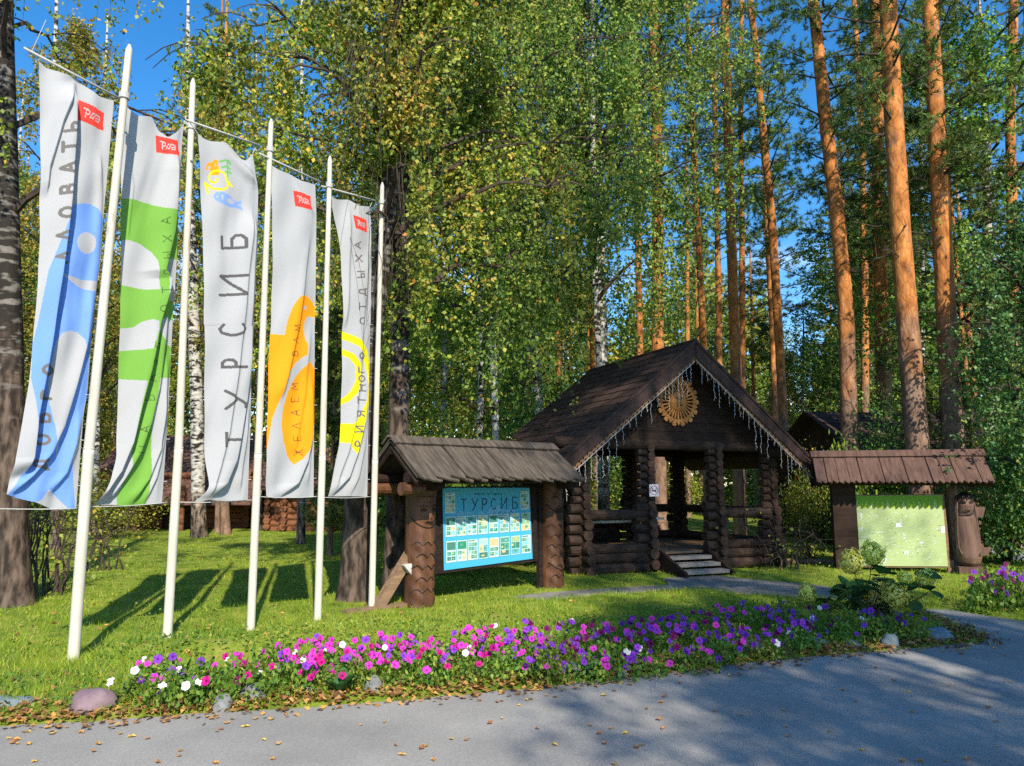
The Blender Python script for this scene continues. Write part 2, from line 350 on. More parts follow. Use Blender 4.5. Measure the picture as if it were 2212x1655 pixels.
def birch_crown(rng, axis, z0, z1, Rad, limbs=18, strands=900, slen=1.4, step=.055, leaf=.06, rlimb=.05, tmix=.5, az=None, twigs=False, tmean=.48, front=1.0):
    """axis(z)->(x,y); returns (leaf verts, faces, tint) and a MB of limbs"""
    mb = MB(); anchors = []; wts = []
    for i in range(limbs):
        u = (i + rng.random()) / limbs
        z = z0 + (z1 - z0) * u * .85
        a = i * 2.399 + rng.normal() * .4 if az is None else rng.uniform(*az)
        prof = math.sin(math.pi * min(1, .22 + u * .78)) ** .7
        ln = Rad * prof * rng.uniform(.75, 1.12)
        if math.sin(a) < 0: ln *= 1 - (1 - front) * -math.sin(a)
        o = np.array((*axis(z), z)); dr = np.array((math.cos(a), math.sin(a), 0))
        rise = ln * rng.uniform(.35, .8)
        P = curve3(o, o + dr * ln * .45 + np.array((0, 0, rise)), o + dr * ln + np.array((0, 0, rise * .75)), 8)
        P[1:] += rng.normal(size=(7, 3)) * .05
        r0 = rlimb * (1 - u * .6)
        mb.tube(P, list(np.linspace(r0, r0 * .2, 8)), 5, cap=False)
        anchors.append(P[3:]); wts.append(np.ones(5))
        for s in range(5):
            q = P[rng.integers(2, 8)]; a2 = a + rng.normal() * .9; l2 = ln * rng.uniform(.2, .5)
            d2 = np.array((math.cos(a2), math.sin(a2), 0))
            Q = curve3(q, q + d2 * l2 * .5 + np.array((0, 0, l2 * .35)), q + d2 * l2 + np.array((0, 0, -l2 * .1)), 5)
            mb.tube(Q, list(np.linspace(r0 * .35, .006, 5)), 4, cap=False)
            anchors.append(Q[1:]); wts.append(np.ones(4) * 1.2)
    an = np.concatenate(anchors); wt = np.concatenate(wts); wt = wt / wt.sum()
    wt = wt * rng.exponential(size=len(an)) ** 1.9; wt = wt / wt.sum()
    ids = rng.choice(len(an), strands, p=wt); al = rng.uniform(.45, 1.15, len(an)); at = rng.normal(size=len(an))
    st = an[ids] + rng.normal(size=(strands, 3)) * (.16, .16, .14)
    ln = slen * al[ids] * rng.uniform(.35, 1, strands)
    cnt = np.maximum(2, (ln / step / 2.2).astype(int)); CL = 3
    nid = np.repeat(np.arange(strands), cnt); tn = rng.random(len(nid)); jn = rng.normal(size=(len(nid), 3)) * .05
    sid = np.repeat(nid, CL); t = np.repeat(tn, CL); jn = np.repeat(jn, CL, 0); tot = len(sid)
    drift = rng.normal(size=(strands, 2)) * .16
    pos = st[sid].copy()
    pos[:, 2] -= t * ln[sid]
    pos[:, :2] += drift[sid] * np.sqrt(t)[:, None] * ln[sid][:, None]
    pos += jn + rng.normal(size=(tot, 3)) * .022
    pos[:, 2] = np.maximum(pos[:, 2], .3)
    tint = np.clip(tmean + tmix * (rng.normal(size=strands) * .13 + at[ids] * .2)[sid] + rng.normal(size=tot) * .17, 0, .9)
    gold = rng.random(tot) < .025; tint[gold] = rng.uniform(.88, 1, gold.sum())
    size = leaf * rng.uniform(.7, 1.25, tot)
    V, Fc = leaf_quads(pos, size, rng)
    if twigs:
        for k in range(0, strands, 5):
            p = st[k]; e = p + np.array((drift[k, 0] * ln[k], drift[k, 1] * ln[k], -ln[k]))
            mb.tube([p, (p + e) / 2 + np.array((drift[k, 0] * .2, drift[k, 1] * .2, 0)), e], [.004, .003, .002], 3, cap=False)
    return (V, Fc, tint), mb
def pine_crown(rng, H=9.0, Rad=2.3, branches=34, tufts=16, nb=13, blade=.13, z0=0, wide=.016, dead=6):
    mb = MB(); P_ = []; D_ = []
    for i in range(branches):
        u = (i + rng.random()) / branches
        z = z0 + (H - z0) * u
        a = i * 2.4 + rng.normal() * .5
        ln = Rad * (1 - .6 * u ** 1.6) * (.55 + .45 * min(1, u * 3.5)) * rng.uniform(.6, 1.15)
        d = np.array((math.cos(a), math.sin(a), 0))
        o = np.array((0, 0, z))
        C = curve3(o, o + d * ln * .5 + np.array((0, 0, ln * rng.uniform(-.1, .3))), o + d * ln + np.array((0, 0, ln * rng.uniform(.0, .5))), 6)
        mb.tube(C, list(np.linspace(.035, .008, 6)), 4, cap=False)
        for s in range(tufts):
            k = rng.integers(2, 6); q = C[k] + rng.normal(size=3) * (.28, .28, .16) * ln * .5
            if s < 4: mb.tube([C[k], (C[k] + q) / 2 + np.array((0, 0, .03)), q], [.010, .006, .003], 3, cap=False)
            dd = unit(d * .6 + rng.normal(size=3) * .55 + np.array((0, 0, .35)))
            P_.append(q); D_.append(dd)
    for i in range(dead):
        a = rng.uniform(0, 6.28); ln = rng.uniform(.6, 1.6); z = z0 - rng.uniform(0, 3.2)
        d = np.array((math.cos(a), math.sin(a), rng.uniform(-.25, .25))); o = np.array((0, 0, z))
        C = [o, o + d * ln * .5 + rng.normal(size=3) * .06, o + d * ln + rng.normal(size=3) * .12]
        mb.tube(C, [.022, .013, .004], 4, cap=False)
        for s in range(3):
            q = C[1] * (1 - s / 3) + C[2] * s / 3
            mb.tube([q, q + rng.normal(size=3) * .3], [.008, .002], 3, cap=False)
    P = np.array(P_); D = np.array(D_); n = len(P)
    P = np.repeat(P, nb, 0); D = np.repeat(D, nb, 0); m = len(P)
    off = rng.random(m)[:, None] * .16
    dirs = unit(D * .55 + rng.normal(size=(m, 3)) * .6)
    base = P + D * (off - .08)
    ln = blade * rng.uniform(.7, 1.3, m)[:, None]
    side = unit(np.cross(dirs, rng.normal(size=(m, 3)))) * wide * .5
    V = np.stack([base - side, base + side, base + dirs * ln], 1).reshape(-1, 3)
    tint = np.clip(.42 + np.repeat(rng.normal(size=n) * .14, nb) + rng.normal(size=m) * .15, 0, 1)
    return (V, np.arange(m * 3).reshape(m, 3), tint), mb
def trunk_mesh(name, pts, rad, mat, rng, n=14, flare=1.35, seg=.35, jit=.05):
    P = np.array(pts, float); r = np.array(rad, float)
    d = np.r_[0, np.cumsum(np.linalg.norm(np.diff(P, axis=0), axis=1))]
    m = max(4, int(d[-1] / seg)); t = np.linspace(0, d[-1], m)
    # smooth the polyline
    Q = np.stack([np.interp(t, d, P[:, k]) for k in range(3)], 1)
    for _ in range(2): Q[1:-1] = (Q[:-2] + 2 * Q[1:-1] + Q[2:]) / 4
    rr = np.interp(t, d, r)
    rr *= 1 + (flare - 1) * np.exp(-t / .35)
    ang = np.linspace(0, 2 * math.pi, n, endpoint=False)
    lob = 1 + jit * np.sin(ang * 3 + rng.uniform(0, 6))[None, :] * np.exp(-t / 1.0)[:, None] + rng.normal(size=(m, n)) * jit * .35
    V = np.stack([Q[:, None, 0] + rr[:, None] * lob * np.cos(ang), Q[:, None, 1] + rr[:, None] * lob * np.sin(ang), np.repeat(Q[:, 2:3], n, 1)], -1).reshape(-1, 3)
    i = np.arange(m - 1)[:, None] * n; k = np.arange(n)[None, :]; k2 = (k + 1) % n
    Fc = np.stack([i + k, i + k2, i + n + k2, i + n + k], -1).reshape(-1, 4)
    return mesh_np(name, V, Fc, mat, smooth=True), Q
def polyline(img, Y, top=None):
    P = [A(u, v, Y) for u, v in img]
    a, b = P[0], P[1]
    if a[2] > -.05:
        k = (a[2] + .05) / max(.2, (b[2] - a[2])); k = min(k, 3)
        base = a - (b - a) * k; base[2] = -.05; base[0] = a[0] - (b[0] - a[0]) * min(k, 1.2); P = [base] + P
    if top is not None and P[-1][2] < top:
        dirx = (P[-1][0] - P[-2][0]) / max(.1, P[-1][2] - P[-2][2])
        e = P[-1].copy(); e[0] += dirx * (top - e[2]) * .6; e[2] = top; P.append(e)
    return np.array(P)
exec_later = []
# ------------------------------------------------------------------ ground, road, path
def pt2(lst): return np.array([G(u, v)[:2] for u, v in lst])
EDGE = [(-60, 1577), (0, 1571), (200, 1560), (400, 1545), (600, 1534), (800, 1520), (1000, 1503), (1200, 1482), (1400, 1458), (1550, 1441), (1700, 1425), (1900, 1407), (2050, 1396), (2118, 1389), (2140, 1381)]
SIDE = [(2128, 1374), (2080, 1358), (2040, 1344), (2015, 1334), (1985, 1325), (1990, 1317), (2050, 1318), (2130, 1331), (2212, 1344), (2400, 1366)]
def blend_edge(P, amp, rng):
    out = []
    for a, b in zip(P[:-1], P[1:]):
        n = max(2, int(np.linalg.norm(b - a) / .12))
        for i in range(n): out.append(a + (b - a) * i / n + rng.normal(size=2) * amp)
    out.append(P[-1]); return np.array(out)
road_poly = np.concatenate([np.array([[-40, pt2(EDGE)[0][1] - 1.6]]), blend_edge(np.concatenate([pt2(EDGE), pt2(SIDE)]), .012, RNG), np.array([[40, pt2(SIDE)[-1][1] - 4], [40, -30], [-40, -30]])])
PATHP = [(1108, 1291), (1180, 1283), (1300, 1275), (1446, 1266), (1432, 1251), (1548, 1246), (1640, 1256), (1760, 1266), (1850, 1282), (1985, 1317), (1990, 1326), (1900, 1310), (1740, 1293), (1600, 1284), (1500, 1276), (1300, 1287), (1180, 1296)]
path_poly = pt2(PATHP)
def inside(P, poly):
    x, y = P[:, 0], P[:, 1]; r = np.zeros(len(P), bool)
    for (x1, y1), (x2, y2) in zip(poly, np.roll(poly, -1, 0)):
        c = (y1 > y) != (y2 > y)
        if y1 != y2: r ^= c & (x < (x2 - x1) * (y - y1) / (y2 - y1) + x1)
    return r
def dist(P, line):
    d = np.full(len(P), 1e9)
    for a, b in zip(line[:-1], line[1:]):
        ab = b - a; t = np.clip(((P - a) @ ab) / (ab @ ab + 1e-12), 0, 1)
        d = np.minimum(d, np.linalg.norm(P - (a + t[:, None] * ab), axis=1))
    return d
edge_line = np.concatenate([pt2(EDGE), pt2(SIDE)[:5]])
bed_line = pt2([(300, 1436), (450, 1430), (600, 1418), (800, 1400), (1000, 1392), (1200, 1380), (1400, 1366), (1600, 1352), (1750, 1346), (1850, 1340), (1960, 1345)])
def nz(P, s=1.0, seed=0):
    r = np.random.default_rng(seed); o = 0
    for k in range(6):
        a, b, c = r.normal(size=3); o = o + math.pow(.75, k) * np.sin(P[:, 0] * a * s * (1 + k * .6) + P[:, 1] * b * s * (1 + k * .6) + c * 9)
    return o / 2.2
def ground_h(P):
    ins = inside(P, road_poly); dr = dist(P, np.concatenate([[road_poly[0]], edge_line, pt2(SIDE)[5:], [road_poly[-3]]]))
    s = np.where(ins, -dr, dr)
    hh = .045 * np.clip((s + .02) / .25, 0, 1) + .03 * nz(P, .9, 3) * np.clip(s, 0, 1)
    hh = np.where(s < 0.02, -.03, hh)
    db = dist(P, bed_line); hh += .12 * np.exp(-(db / .34) ** 2) * np.clip(s / .3, 0, 1)
    ip = inside(P, path_poly); dp = dist(P, np.concatenate([path_poly, path_poly[:1]]))
    k = np.where(ip, 1.0, np.clip(1 - dp / .25, 0, 1)) * (P[:, 1] > 8)
    return hh * (1 - k) + .0 * k - .02 * np.where(ip, 1, 0)
gx = np.concatenate([[-400, -150, -70], np.arange(-40, -9, 1.0), np.arange(-9, 11, .12), np.arange(11, 41, 1.0), [70, 150, 400]])
gy = np.concatenate([[-300, -100, -30], np.arange(-12, 3, 1.0), np.arange(3, 17, .12), np.arange(17, 60, 1.0), [90, 160, 500]])
XX, YY = np.meshgrid(gx, gy); P = np.stack([XX.ravel(), YY.ravel()], 1)
Z = ground_h(P)
far = np.hypot(P[:, 0], P[:, 1]) > 75; Z[far] = -.02
nx, ny = len(gx), len(gy)
i = np.arange(nx * ny).reshape(ny, nx)
Fc = np.stack([i[:-1, :-1], i[:-1, 1:], i[1:, 1:], i[1:, :-1]], -1).reshape(-1, 4)
tag(obj('lawn', mesh_np('lawn', np.c_[P, Z], Fc, MAT['soil'], smooth=True)), 'mown lawn under the trees and around the log gazebo', 'lawn', kind='structure')
mb = MB(); mb.prism([tuple(p) for p in road_poly], -.06, .006)
tag(mb.build('road', MAT['asphalt']), 'grey asphalt road crossing the foreground', 'road', kind='structure')
mb = MB(); mb.prism([tuple(p) for p in path_poly], -.05, .022)
pb = mb.build('footpath', MAT['concrete']); tag(pb, 'worn concrete footpath leading to the gazebo steps', 'path', kind='structure')

# ------------------------------------------------------------------ grass and ground cover
def gz(P): return ground_h(P)
def blades(P, hgt, wid, rng, tint, lean=.5):
    n = len(P); z = gz(P)
    b = np.c_[P, z - .01]; a = rng.uniform(0, 6.283, n); sd_ = np.c_[np.cos(a), np.sin(a), np.zeros(n)]
    ln = rng.normal(size=(n, 2)) * lean * hgt[:, None]
    tip = b + np.c_[ln, hgt]
    V = np.stack([b - sd_ * wid[:, None] / 2, b + sd_ * wid[:, None] / 2, tip], 1).reshape(-1, 3)
    return V, np.arange(n * 3).reshape(n, 3)
def scatter(n, rmin, rmax, a0, a1, rng, pw=1.0):
    u = rng.random(n); r = rmin * (rmax / rmin) ** u if pw == 1 else (rmin + (rmax - rmin) * u)
    a = rng.uniform(R(a0), R(a1), n)
    return np.c_[r * np.sin(a), r * np.cos(a)]
rg = np.random.default_rng(11)
P = scatter(330000, 4.6, 26, -46, 46, rg)
keep = ~inside(P, road_poly) & ~inside(P, path_poly)
P = P[keep]
dE = dist(P, edge_line); dB = dist(P, bed_line); dist0 = np.hypot(P[:, 0], P[:, 1])
prob = np.where(dE < .35, .35, 1) * np.where(dB < .3, .35, 1)
prob *= np.clip(.75 + .45 * nz(P, 2.6, 5), .2, 1)
k = rg.random(len(P)) < prob; P = P[k]; dE = dE[k]; dist0 = dist0[k]
tall = np.clip(1.2 - dE * .25, 0, 1) * .5
hgt = (.045 + .05 * tall + .02 * np.clip(nz(P, 1.6, 8), 0, 1)) * rg.uniform(.5, 1.5, len(P))
wid = .0065 * (.6 + dist0 * .07) * rg.uniform(.7, 1.3, len(P))
V, Fc = blades(P, hgt, wid, rg, None)
tint = np.clip(.5 + .16 * nz(P, 1.4, 9) + .10 * nz(P, 5.0, 14) + rg.normal(size=len(P)) * .17, 0, .92); dry = rg.random(len(P)) < .05; tint[dry] = rg.uniform(.92, 1, dry.sum())
tag(obj('grass', mesh_np('grass', V, Fc, MAT['grass'], tint)), 'short bright green grass covering the lawn', 'grass', kind='stuff')
# low clover and weeds: near the road edge and around the bed
P = scatter(60000, 4.8, 16, -46, 46, rg); P = P[~inside(P, road_poly) & ~inside(P, path_poly)]
dE = dist(P, edge_line); dB = dist(P, bed_line)
pr = np.where((dE > .12) & (dE < 1.1), .6, .14) * np.clip(.4 + .9 * nz(P, 3.2, 21), 0, 1) + np.where(dB < .36, .8, 0)
P = P[rg.random(len(P)) < pr]
z = gz(P); n = len(P)
pos = np.c_[P, z + np.abs(rg.normal(size=n)) * .035 + .02]
V, Fc = leaf_quads(pos, rg.uniform(.018, .045, n), rg, droop=-.15, spread=1, wid=.8)
tag(obj('weeds', mesh_np('weeds', V, Fc, MAT['weed'], np.clip(.5 + .2 * nz(P, 2, 4) + rg.normal(size=n) * .2, 0, 1))), 'low clover and weeds along the road edge', 'weeds', kind='stuff')
# leaf litter along the kerbless road edge
P = []
for a, b in zip(edge_line[:-1], edge_line[1:]):
    m = int(np.linalg.norm(b - a) * 340); t = rg.random(m)[:, None]; nrm = unit(np.array([-(b - a)[1], (b - a)[0]]))
    off = np.abs(rg.normal(size=m)) * .16 * np.where(rg.random(m) < .8, 1, -.7)
    P.append(a + (b - a) * t + nrm * (off + .03)[:, None] + rg.normal(size=(m, 2)) * .03)
P = np.concatenate(P); P = P[P[:, 1] > 3]
P2 = scatter(7000, 5, 22, -45, 45, rg); P2 = P2[~inside(P2, road_poly) & ~inside(P2, path_poly)]
P = np.concatenate([P, P2[rg.random(len(P2)) < np.where(dist(P2, edge_line) < .9, .75, .25)]])
def flat_leaves(P, z, size, rng, tilt=.35):
    n = len(P); a = rng.uniform(0, 6.283, n)
    d = np.c_[np.cos(a), np.sin(a), rng.normal(size=n) * tilt]; d = unit(d)
    s_ = unit(np.c_[-np.sin(a), np.cos(a), rng.normal(size=n) * tilt]); c = np.c_[P, z]
    s = size[:, None]
    up = np.zeros((n, 3)); up[:, 2] = rng.uniform(-.02, .25, n) * size
    V = np.stack([c - d * s * .5, c + s_ * s * .42 - d * s * .12 + up, c + d * s * .5, c - s_ * s * .42 - d * s * .12 + up], 1).reshape(-1, 3)
    return V, np.arange(n * 4).reshape(n, 4)
z = np.where(inside(P, road_poly), .012, gz(P) + .014) + np.abs(rg.normal(size=len(P))) * .008
V, Fc = flat_leaves(P, z, rg.uniform(.03, .065, len(P)), rg)
tag(obj('leaf_litter', mesh_np('leaf_litter', V, Fc, MAT['litter'], rg.random(len(P)) ** 1.1)), 'dry brown leaf litter drifted along the road edge', 'leaf litter', kind='stuff')

# separate fallen leaves on the asphalt
leafmesh = []
for k in range(6):
    r = np.random.default_rng(50 + k); s = .05
    out = [(-.55, 0), (-.25, .18), (.0, .40), (.18, .22), (.55, .02), (.15, -.25), (-.05, -.38), (-.28, -.16)]
    vs = [(x * s * 1.1, y * s, .004 + r.uniform(0, .016)) for x, y in out] + [(0, 0, .004)]
    fs = [(j, (j + 1) % 8, 8) for j in range(8)]
    me = bpy.data.meshes.new('fallen_leaf'); me.from_pydata(vs, [], fs)
    a = me.attributes.new('tint', 'FLOAT', 'FACE'); a.data.foreach_set('value', [r.uniform(.45, 1)] * 8)
    me.materials.append(MAT['litter']); leafmesh.append(me)
spots = [(380, 1392), (125, 1449)]
lp = []
while len(lp) < 125:
    u = rg.uniform(10, 2205); vlo = np.interp(u, [p[0] for p in EDGE], [p[1] for p in EDGE]) + 6
    v = vlo + (1655 - vlo) * rg.random() ** 2.0
    if v < 1652: lp.append((u, v))
for k, (u, v) in enumerate(lp):
    p = G(u, v, .008); o = obj('fallen_leaf', leafmesh[k % 6]); o.location = p; sc_ = rg.uniform(.6, 1.05); o.scale = (sc_,) * 3; o.rotation_euler = (0, 0, rg.uniform(0, 6.28))
    tag(o, 'single dry yellow birch leaf lying on the grey asphalt', 'leaf', 'fallen leaves scattered on the asphalt')

# ------------------------------------------------------------------ letters as strokes in a unit box
GL = {
 'Т': [[(0, 1), (1, 1)], [(.5, 1), (.5, 0)]], 'У': [[(0, 1), (.5, .45)], [(1, 1), (.3, 0), (.1, 0)]],
 'Р': [[(.15, 0), (.15, 1), (.6, 1), (.85, .88), (.85, .62), (.6, .5), (.15, .5)]], 'С': [[(.9, .85), (.6, 1), (.3, .92), (.1, .6), (.1, .4), (.3, .08), (.6, 0), (.9, .15)]],
 'И': [[(.05, 1), (.05, 0), (.95, 1), (.95, 0)]], 'Б': [[(.85, 1), (.1, 1), (.1, 0), (.65, 0), (.9, .15), (.9, .38), (.65, .55), (.1, .55)]],
 'Д': [[(0, -.15), (0, .08), (1, .08), (1, -.15)], [(.15, .08), (.4, 1), (.85, 1), (.85, .08)]], 'О': [[(.5 + .48 * math.cos(a * .5236), .5 + .5 * math.sin(a * .5236)) for a in range(13)]],
 'П': [[(.05, 0), (.05, 1), (.95, 1), (.95, 0)]], 'Ж': [[(.5, 0), (.5, 1)], [(0, 1), (.5, .5), (1, 1)], [(0, 0), (.5, .5), (1, 0)]],
 'А': [[(0, 0), (.5, 1), (1, 0)], [(.2, .35), (.8, .35)]], 'Л': [[(0, 0), (.5, 1), (1, 0)]],
 'В': [[(.1, 0), (.1, 1), (.6, 1), (.8, .88), (.8, .65), (.6, .52), (.1, .52)], [(.6, .52), (.9, .38), (.9, .14), (.65, 0), (.1, 0)]],
 'Ь': [[(.1, 1), (.1, 0), (.65, 0), (.9, .15), (.9, .38), (.65, .52), (.1, .52)]], 'Н': [[(.05, 0), (.05, 1)], [(.95, 0), (.95, 1)], [(.05, .5), (.95, .5)]],
 'Е': [[(.9, 1), (.1, 1), (.1, 0), (.9, 0)], [(.1, .5), (.75, .5)]], 'З': [[(.1, .9), (.5, 1), (.85, .85), (.8, .6), (.4, .52), (.9, .38), (.88, .12), (.5, 0), (.1, .1)]],
 'Ы': [[(.05, 1), (.05, 0), (.45, 0), (.62, .15), (.62, .38), (.45, .5), (.05, .5)], [(.95, 0), (.95, 1)]], 'Х': [[(0, 0), (1, 1)], [(0, 1), (1, 0)]],
 'М': [[(0, 0), (.1, 1), (.5, .3), (.9, 1), (1, 0)]], 'Я': [[(.9, 0), (.9, 1), (.4, 1), (.15, .86), (.15, .64), (.4, .5), (.9, .5)], [(.5, .5), (.1, 0)]], 'Г': [[(.1, 0), (.1, 1), (.9, 1)]],
}
# ------------------------------------------------------------------ flagpoles and banners
def c1(*p): return [(x * .33415, y * .33415 + 51.8) for x, y in p]
def c2(*p): return [(x * .33415, y * .33415 + 587.6) for x, y in p]
def c3(*p): return [(x * .2715 + 414.8, y * .2715 + 259.2) for x, y in p]
def c4(*p): return [(x * .2715 + 414.8, y * .2715 + 691.3) for x, y in p]
POLES = [((140, 1432), (264, 96), 22.5, (175, 970)), ((346, 1387), (404, 170), 18.5, (372, 968)), ((528, 1370), (574, 257), 16.5, (545, 980)), ((674, 1346), (702, 337), 15, (685, 985)), ((792, 1321), (816, 394), 13.5, (800, 993))]
PB = [G(*p[0]) for p in POLES]
rowd = unit(np.array([PB[4][0] - PB[0][0], PB[4][1] - PB[0][1], 0.0])); rown = np.array([rowd[1], -rowd[0], 0.0])
POLEN = ['first and nearest', 'second', 'middle', 'fourth', 'last and farthest']
def pip(X, Y, poly):
    P = np.stack([X.ravel(), Y.ravel()], 1); return inside(P, np.array(poly)).reshape(X.shape)
def sdist(X, Y, line):
    P = np.stack([X.ravel(), Y.ravel()], 1); return dist(P, np.array(line, float)).reshape(X.shape)
def respl(line, n):
    P = np.array(line, float); d = np.r_[0, np.cumsum(np.linalg.norm(np.diff(P, axis=0), axis=1))]
    t = np.linspace(0, d[-1], n); Q = np.stack([np.interp(t, d, P[:, 0]), np.interp(t, d, P[:, 1])], 1)
    k = max(1, n // 60)
    for _ in range(k * 6): Q[1:-1] = (Q[:-2] + 2 * Q[1:-1] + Q[2:]) / 4
    return Q
WHITE = (.43, .437, .465); GREY = (.16, .15, .145); BLUE = (.17, .33, .78); GREEN = (.17, .38, .06); ORANGE = (.95, .33, .01); YEL = (.80, .70, .01); REDC = (.80, .055, .04)
def letter(ch, c, H, W, skew=0.0):        # turned a quarter: letter up = picture left
    out = []
    for st in GL[ch]:
        out.append([(c[0] - (y - .5) * H + (x - .5) * skew, c[1] - (x - .5) * W) for x, y in st])
    return out
def rzd(q):                                # white logo strokes inside the red rectangle
    q = np.array(q)
    def m(x, y): return tuple((q[0] * (1 - x) + q[1] * x) * (1 - y) + (q[3] * (1 - x) + q[2] * x) * y)
    st = [[(.20, .30), (.36, .30), (.42, .38), (.40, .52), (.30, .56)], [(.30, .30), (.27, .72)], [(.44, .66), (.55, .36), (.60, .36)], [(.58, .66), (.52, .62)], [(.66, .36), (.80, .36), (.84, .44), (.80, .66), (.68, .68), (.66, .58), (.72, .52), (.82, .52)], [(.55, .64), (.68, .34)]]
    return [[m(*p) for p in s] for s in st]
FL = []
# ---- banner 1
q1 = c1((510, 490), (675, 575), (670, 690), (495, 622))
ops = [('poly', BLUE, c1((458, 1178), (520, 1166), (580, 1165), (630, 1195), (668, 1262)) + c1((652, 1400), (640, 1600)) + c2((635, 0), (615, 150), (590, 420), (560, 800), (540, 900), (500, 1030), (460, 1200), (470, 1310), (485, 1530), (330, 1530), (45, 1440), (75, 1400), (150, 1290), (205, 1190), (215, 1000), (205, 850), (180, 690), (195, 480), (225, 350), (260, 150), (290, 0)) + c1((340, 1470), (390, 1330), (430, 1230))),
       ('poly', WHITE, [(x, y) for x, y in [(550 * .33415 + 22 * math.cos(a), 1420 * .33415 + 51.8 + 23.5 * math.sin(a)) for a in np.linspace(0, 6.28, 24)]]),
       ('poly', WHITE, c2((375, 10), (430, 32), (520, 55), (630, 60), (625, 132), (520, 110), (440, 65))),
       ('poly', WHITE, c2((385, 400), (440, 382), (490, 395), (530, 440), (545, 500), (520, 620), (480, 760), (440, 880), (400, 1000), (375, 1110), (365, 1200), (350, 1110), (345, 1010), (325, 930), (305, 830), (305, 700), (325, 570), (350, 450))),
       ('poly', WHITE, c2((310, 1405), (350, 1440), (440, 1530), (330, 1530), (220, 1490), (270, 1470))),
       ('poly', REDC, q1)] + [('line', WHITE, s, 2.4) for s in rzd(q1)]
for ch, (x, y), f in [('Д', (255, 1245), c2), ('О', (265, 1085), c2), ('Б', (268, 945), c2), ('Р', (275, 800), c2), ('О', (285, 640), c2), ('Л', (375, 1520), c1), ('О', (395, 1240), c1), ('В', (405, 1090), c1), ('А', (408, 950), c1), ('Т', (420, 815), c1), ('Ь', (432, 690), c1), ('Л', (382, 1385), c1)]:
    c = f((x, y))[0]
    ops += [('line', GREY, s, 7.0) for s in letter(ch, c, 27, 20)]
FL.append(dict(left=c1((253, 240), (258, 480), (262, 700), (255, 1000), (250, 1400), (236, 1655)) + c2((215, 280), (195, 500), (165, 750), (140, 900), (105, 1100), (75, 1270), (38, 1437)),
    right=c1((737, 495), (718, 700), (692, 1000), (667, 1250), (643, 1600)) + c2((637, 0), (617, 150), (592, 420), (562, 800), (542, 900), (517, 1200), (492, 1530)),
    top=c1((253, 240), (300, 280), (400, 320), (490, 346), (540, 392), (640, 470), (737, 495)), bot=c2((38, 1437), (110, 1462), (230, 1490), (330, 1530), (420, 1541), (492, 1530)), ops=ops,
    folds=[(c1((478, 355), (470, 500), (462, 700), (440, 1000), (405, 1350), (360, 1655)) + c2((310, 400), (262, 700), (217, 950), (192, 1200), (150, 1300)), .125, 34, 5),
           (c1((480, 360), (440, 480), (375, 650), (300, 930), (285, 1100)), .05, 16, 4),
           (c2((615, 100), (590, 300), (545, 480), (480, 720), (400, 1000), (320, 1170), (200, 1320), (80, 1430)), .06, 20, 4),
           (c2((550, 850), (490, 1080), (420, 1300), (330, 1420)), .04, 14, 4), (c1((640, 800), (655, 1100), (640, 1500)) + c2((600, 250), (575, 500)), .03, 12, 4)],
    label='white banner printed with a large blue fish and grey upright lettering'))
# ---- banner 2
q2 = c1((1008, 718), (1145, 758), (1157, 858), (1008, 832))
ops = [('poly', GREEN, c1((770, 1126), (850, 1138), (950, 1165), (1050, 1202), (1180, 1226)) + c2((1170, 0), (1110, 686), (1015, 688), (990, 860), (975, 980), (970, 1200), (962, 1380), (940, 1520), (755, 1520), (755, 1440), (785, 1390), (838, 1250), (838, 1100), (845, 1030), (880, 860), (912, 712), (750, 690), (760, 0))),
       ('poly', WHITE, c1((770, 1400), (820, 1400), (900, 1430), (960, 1480), (990, 1540), (998, 1655)) + c2((1000, 122), (930, 122), (840, 100), (765, 83))),
       ('poly', WHITE, c1((1160, 1535), (1098, 1512), (1068, 1560), (1056, 1655)) + c2((1048, 150), (1085, 182), (1145, 200))),
       ('poly', WHITE, c2((760, 369), (850, 362), (900, 327), (950, 315), (988, 330), (985, 380), (965, 450), (945, 506), (850, 508), (755, 513))),
       ('poly', WHITE, c2((1022, 308), (1055, 296), (1140, 322), (1125, 497), (1070, 467), (1030, 420), (1012, 360))),
       ('poly', REDC, q2)] + [('line', WHITE, s, 2.2) for s in rzd(q2)]
for ch, (x, y), f in [('Н', (905, 1150), c2), ('А', (915, 1020), c2), ('Б', (950, 815), c2), ('А', (962, 690), c2), ('З', (972, 590), c2), ('Е', (985, 480), c2), ('О', (1020, 250), c2), ('Т', (1035, 130), c2), ('Д', (1045, 20), c2), ('Ы', (1045, 1510), c1), ('Х', (1050, 1400), c1), ('А', (1045, 1285), c1)]:
    c = f((x, y))[0]; ops += [('line', (.06, .13, .03), s, 2.0) for s in letter(ch, c, 17, 14)]
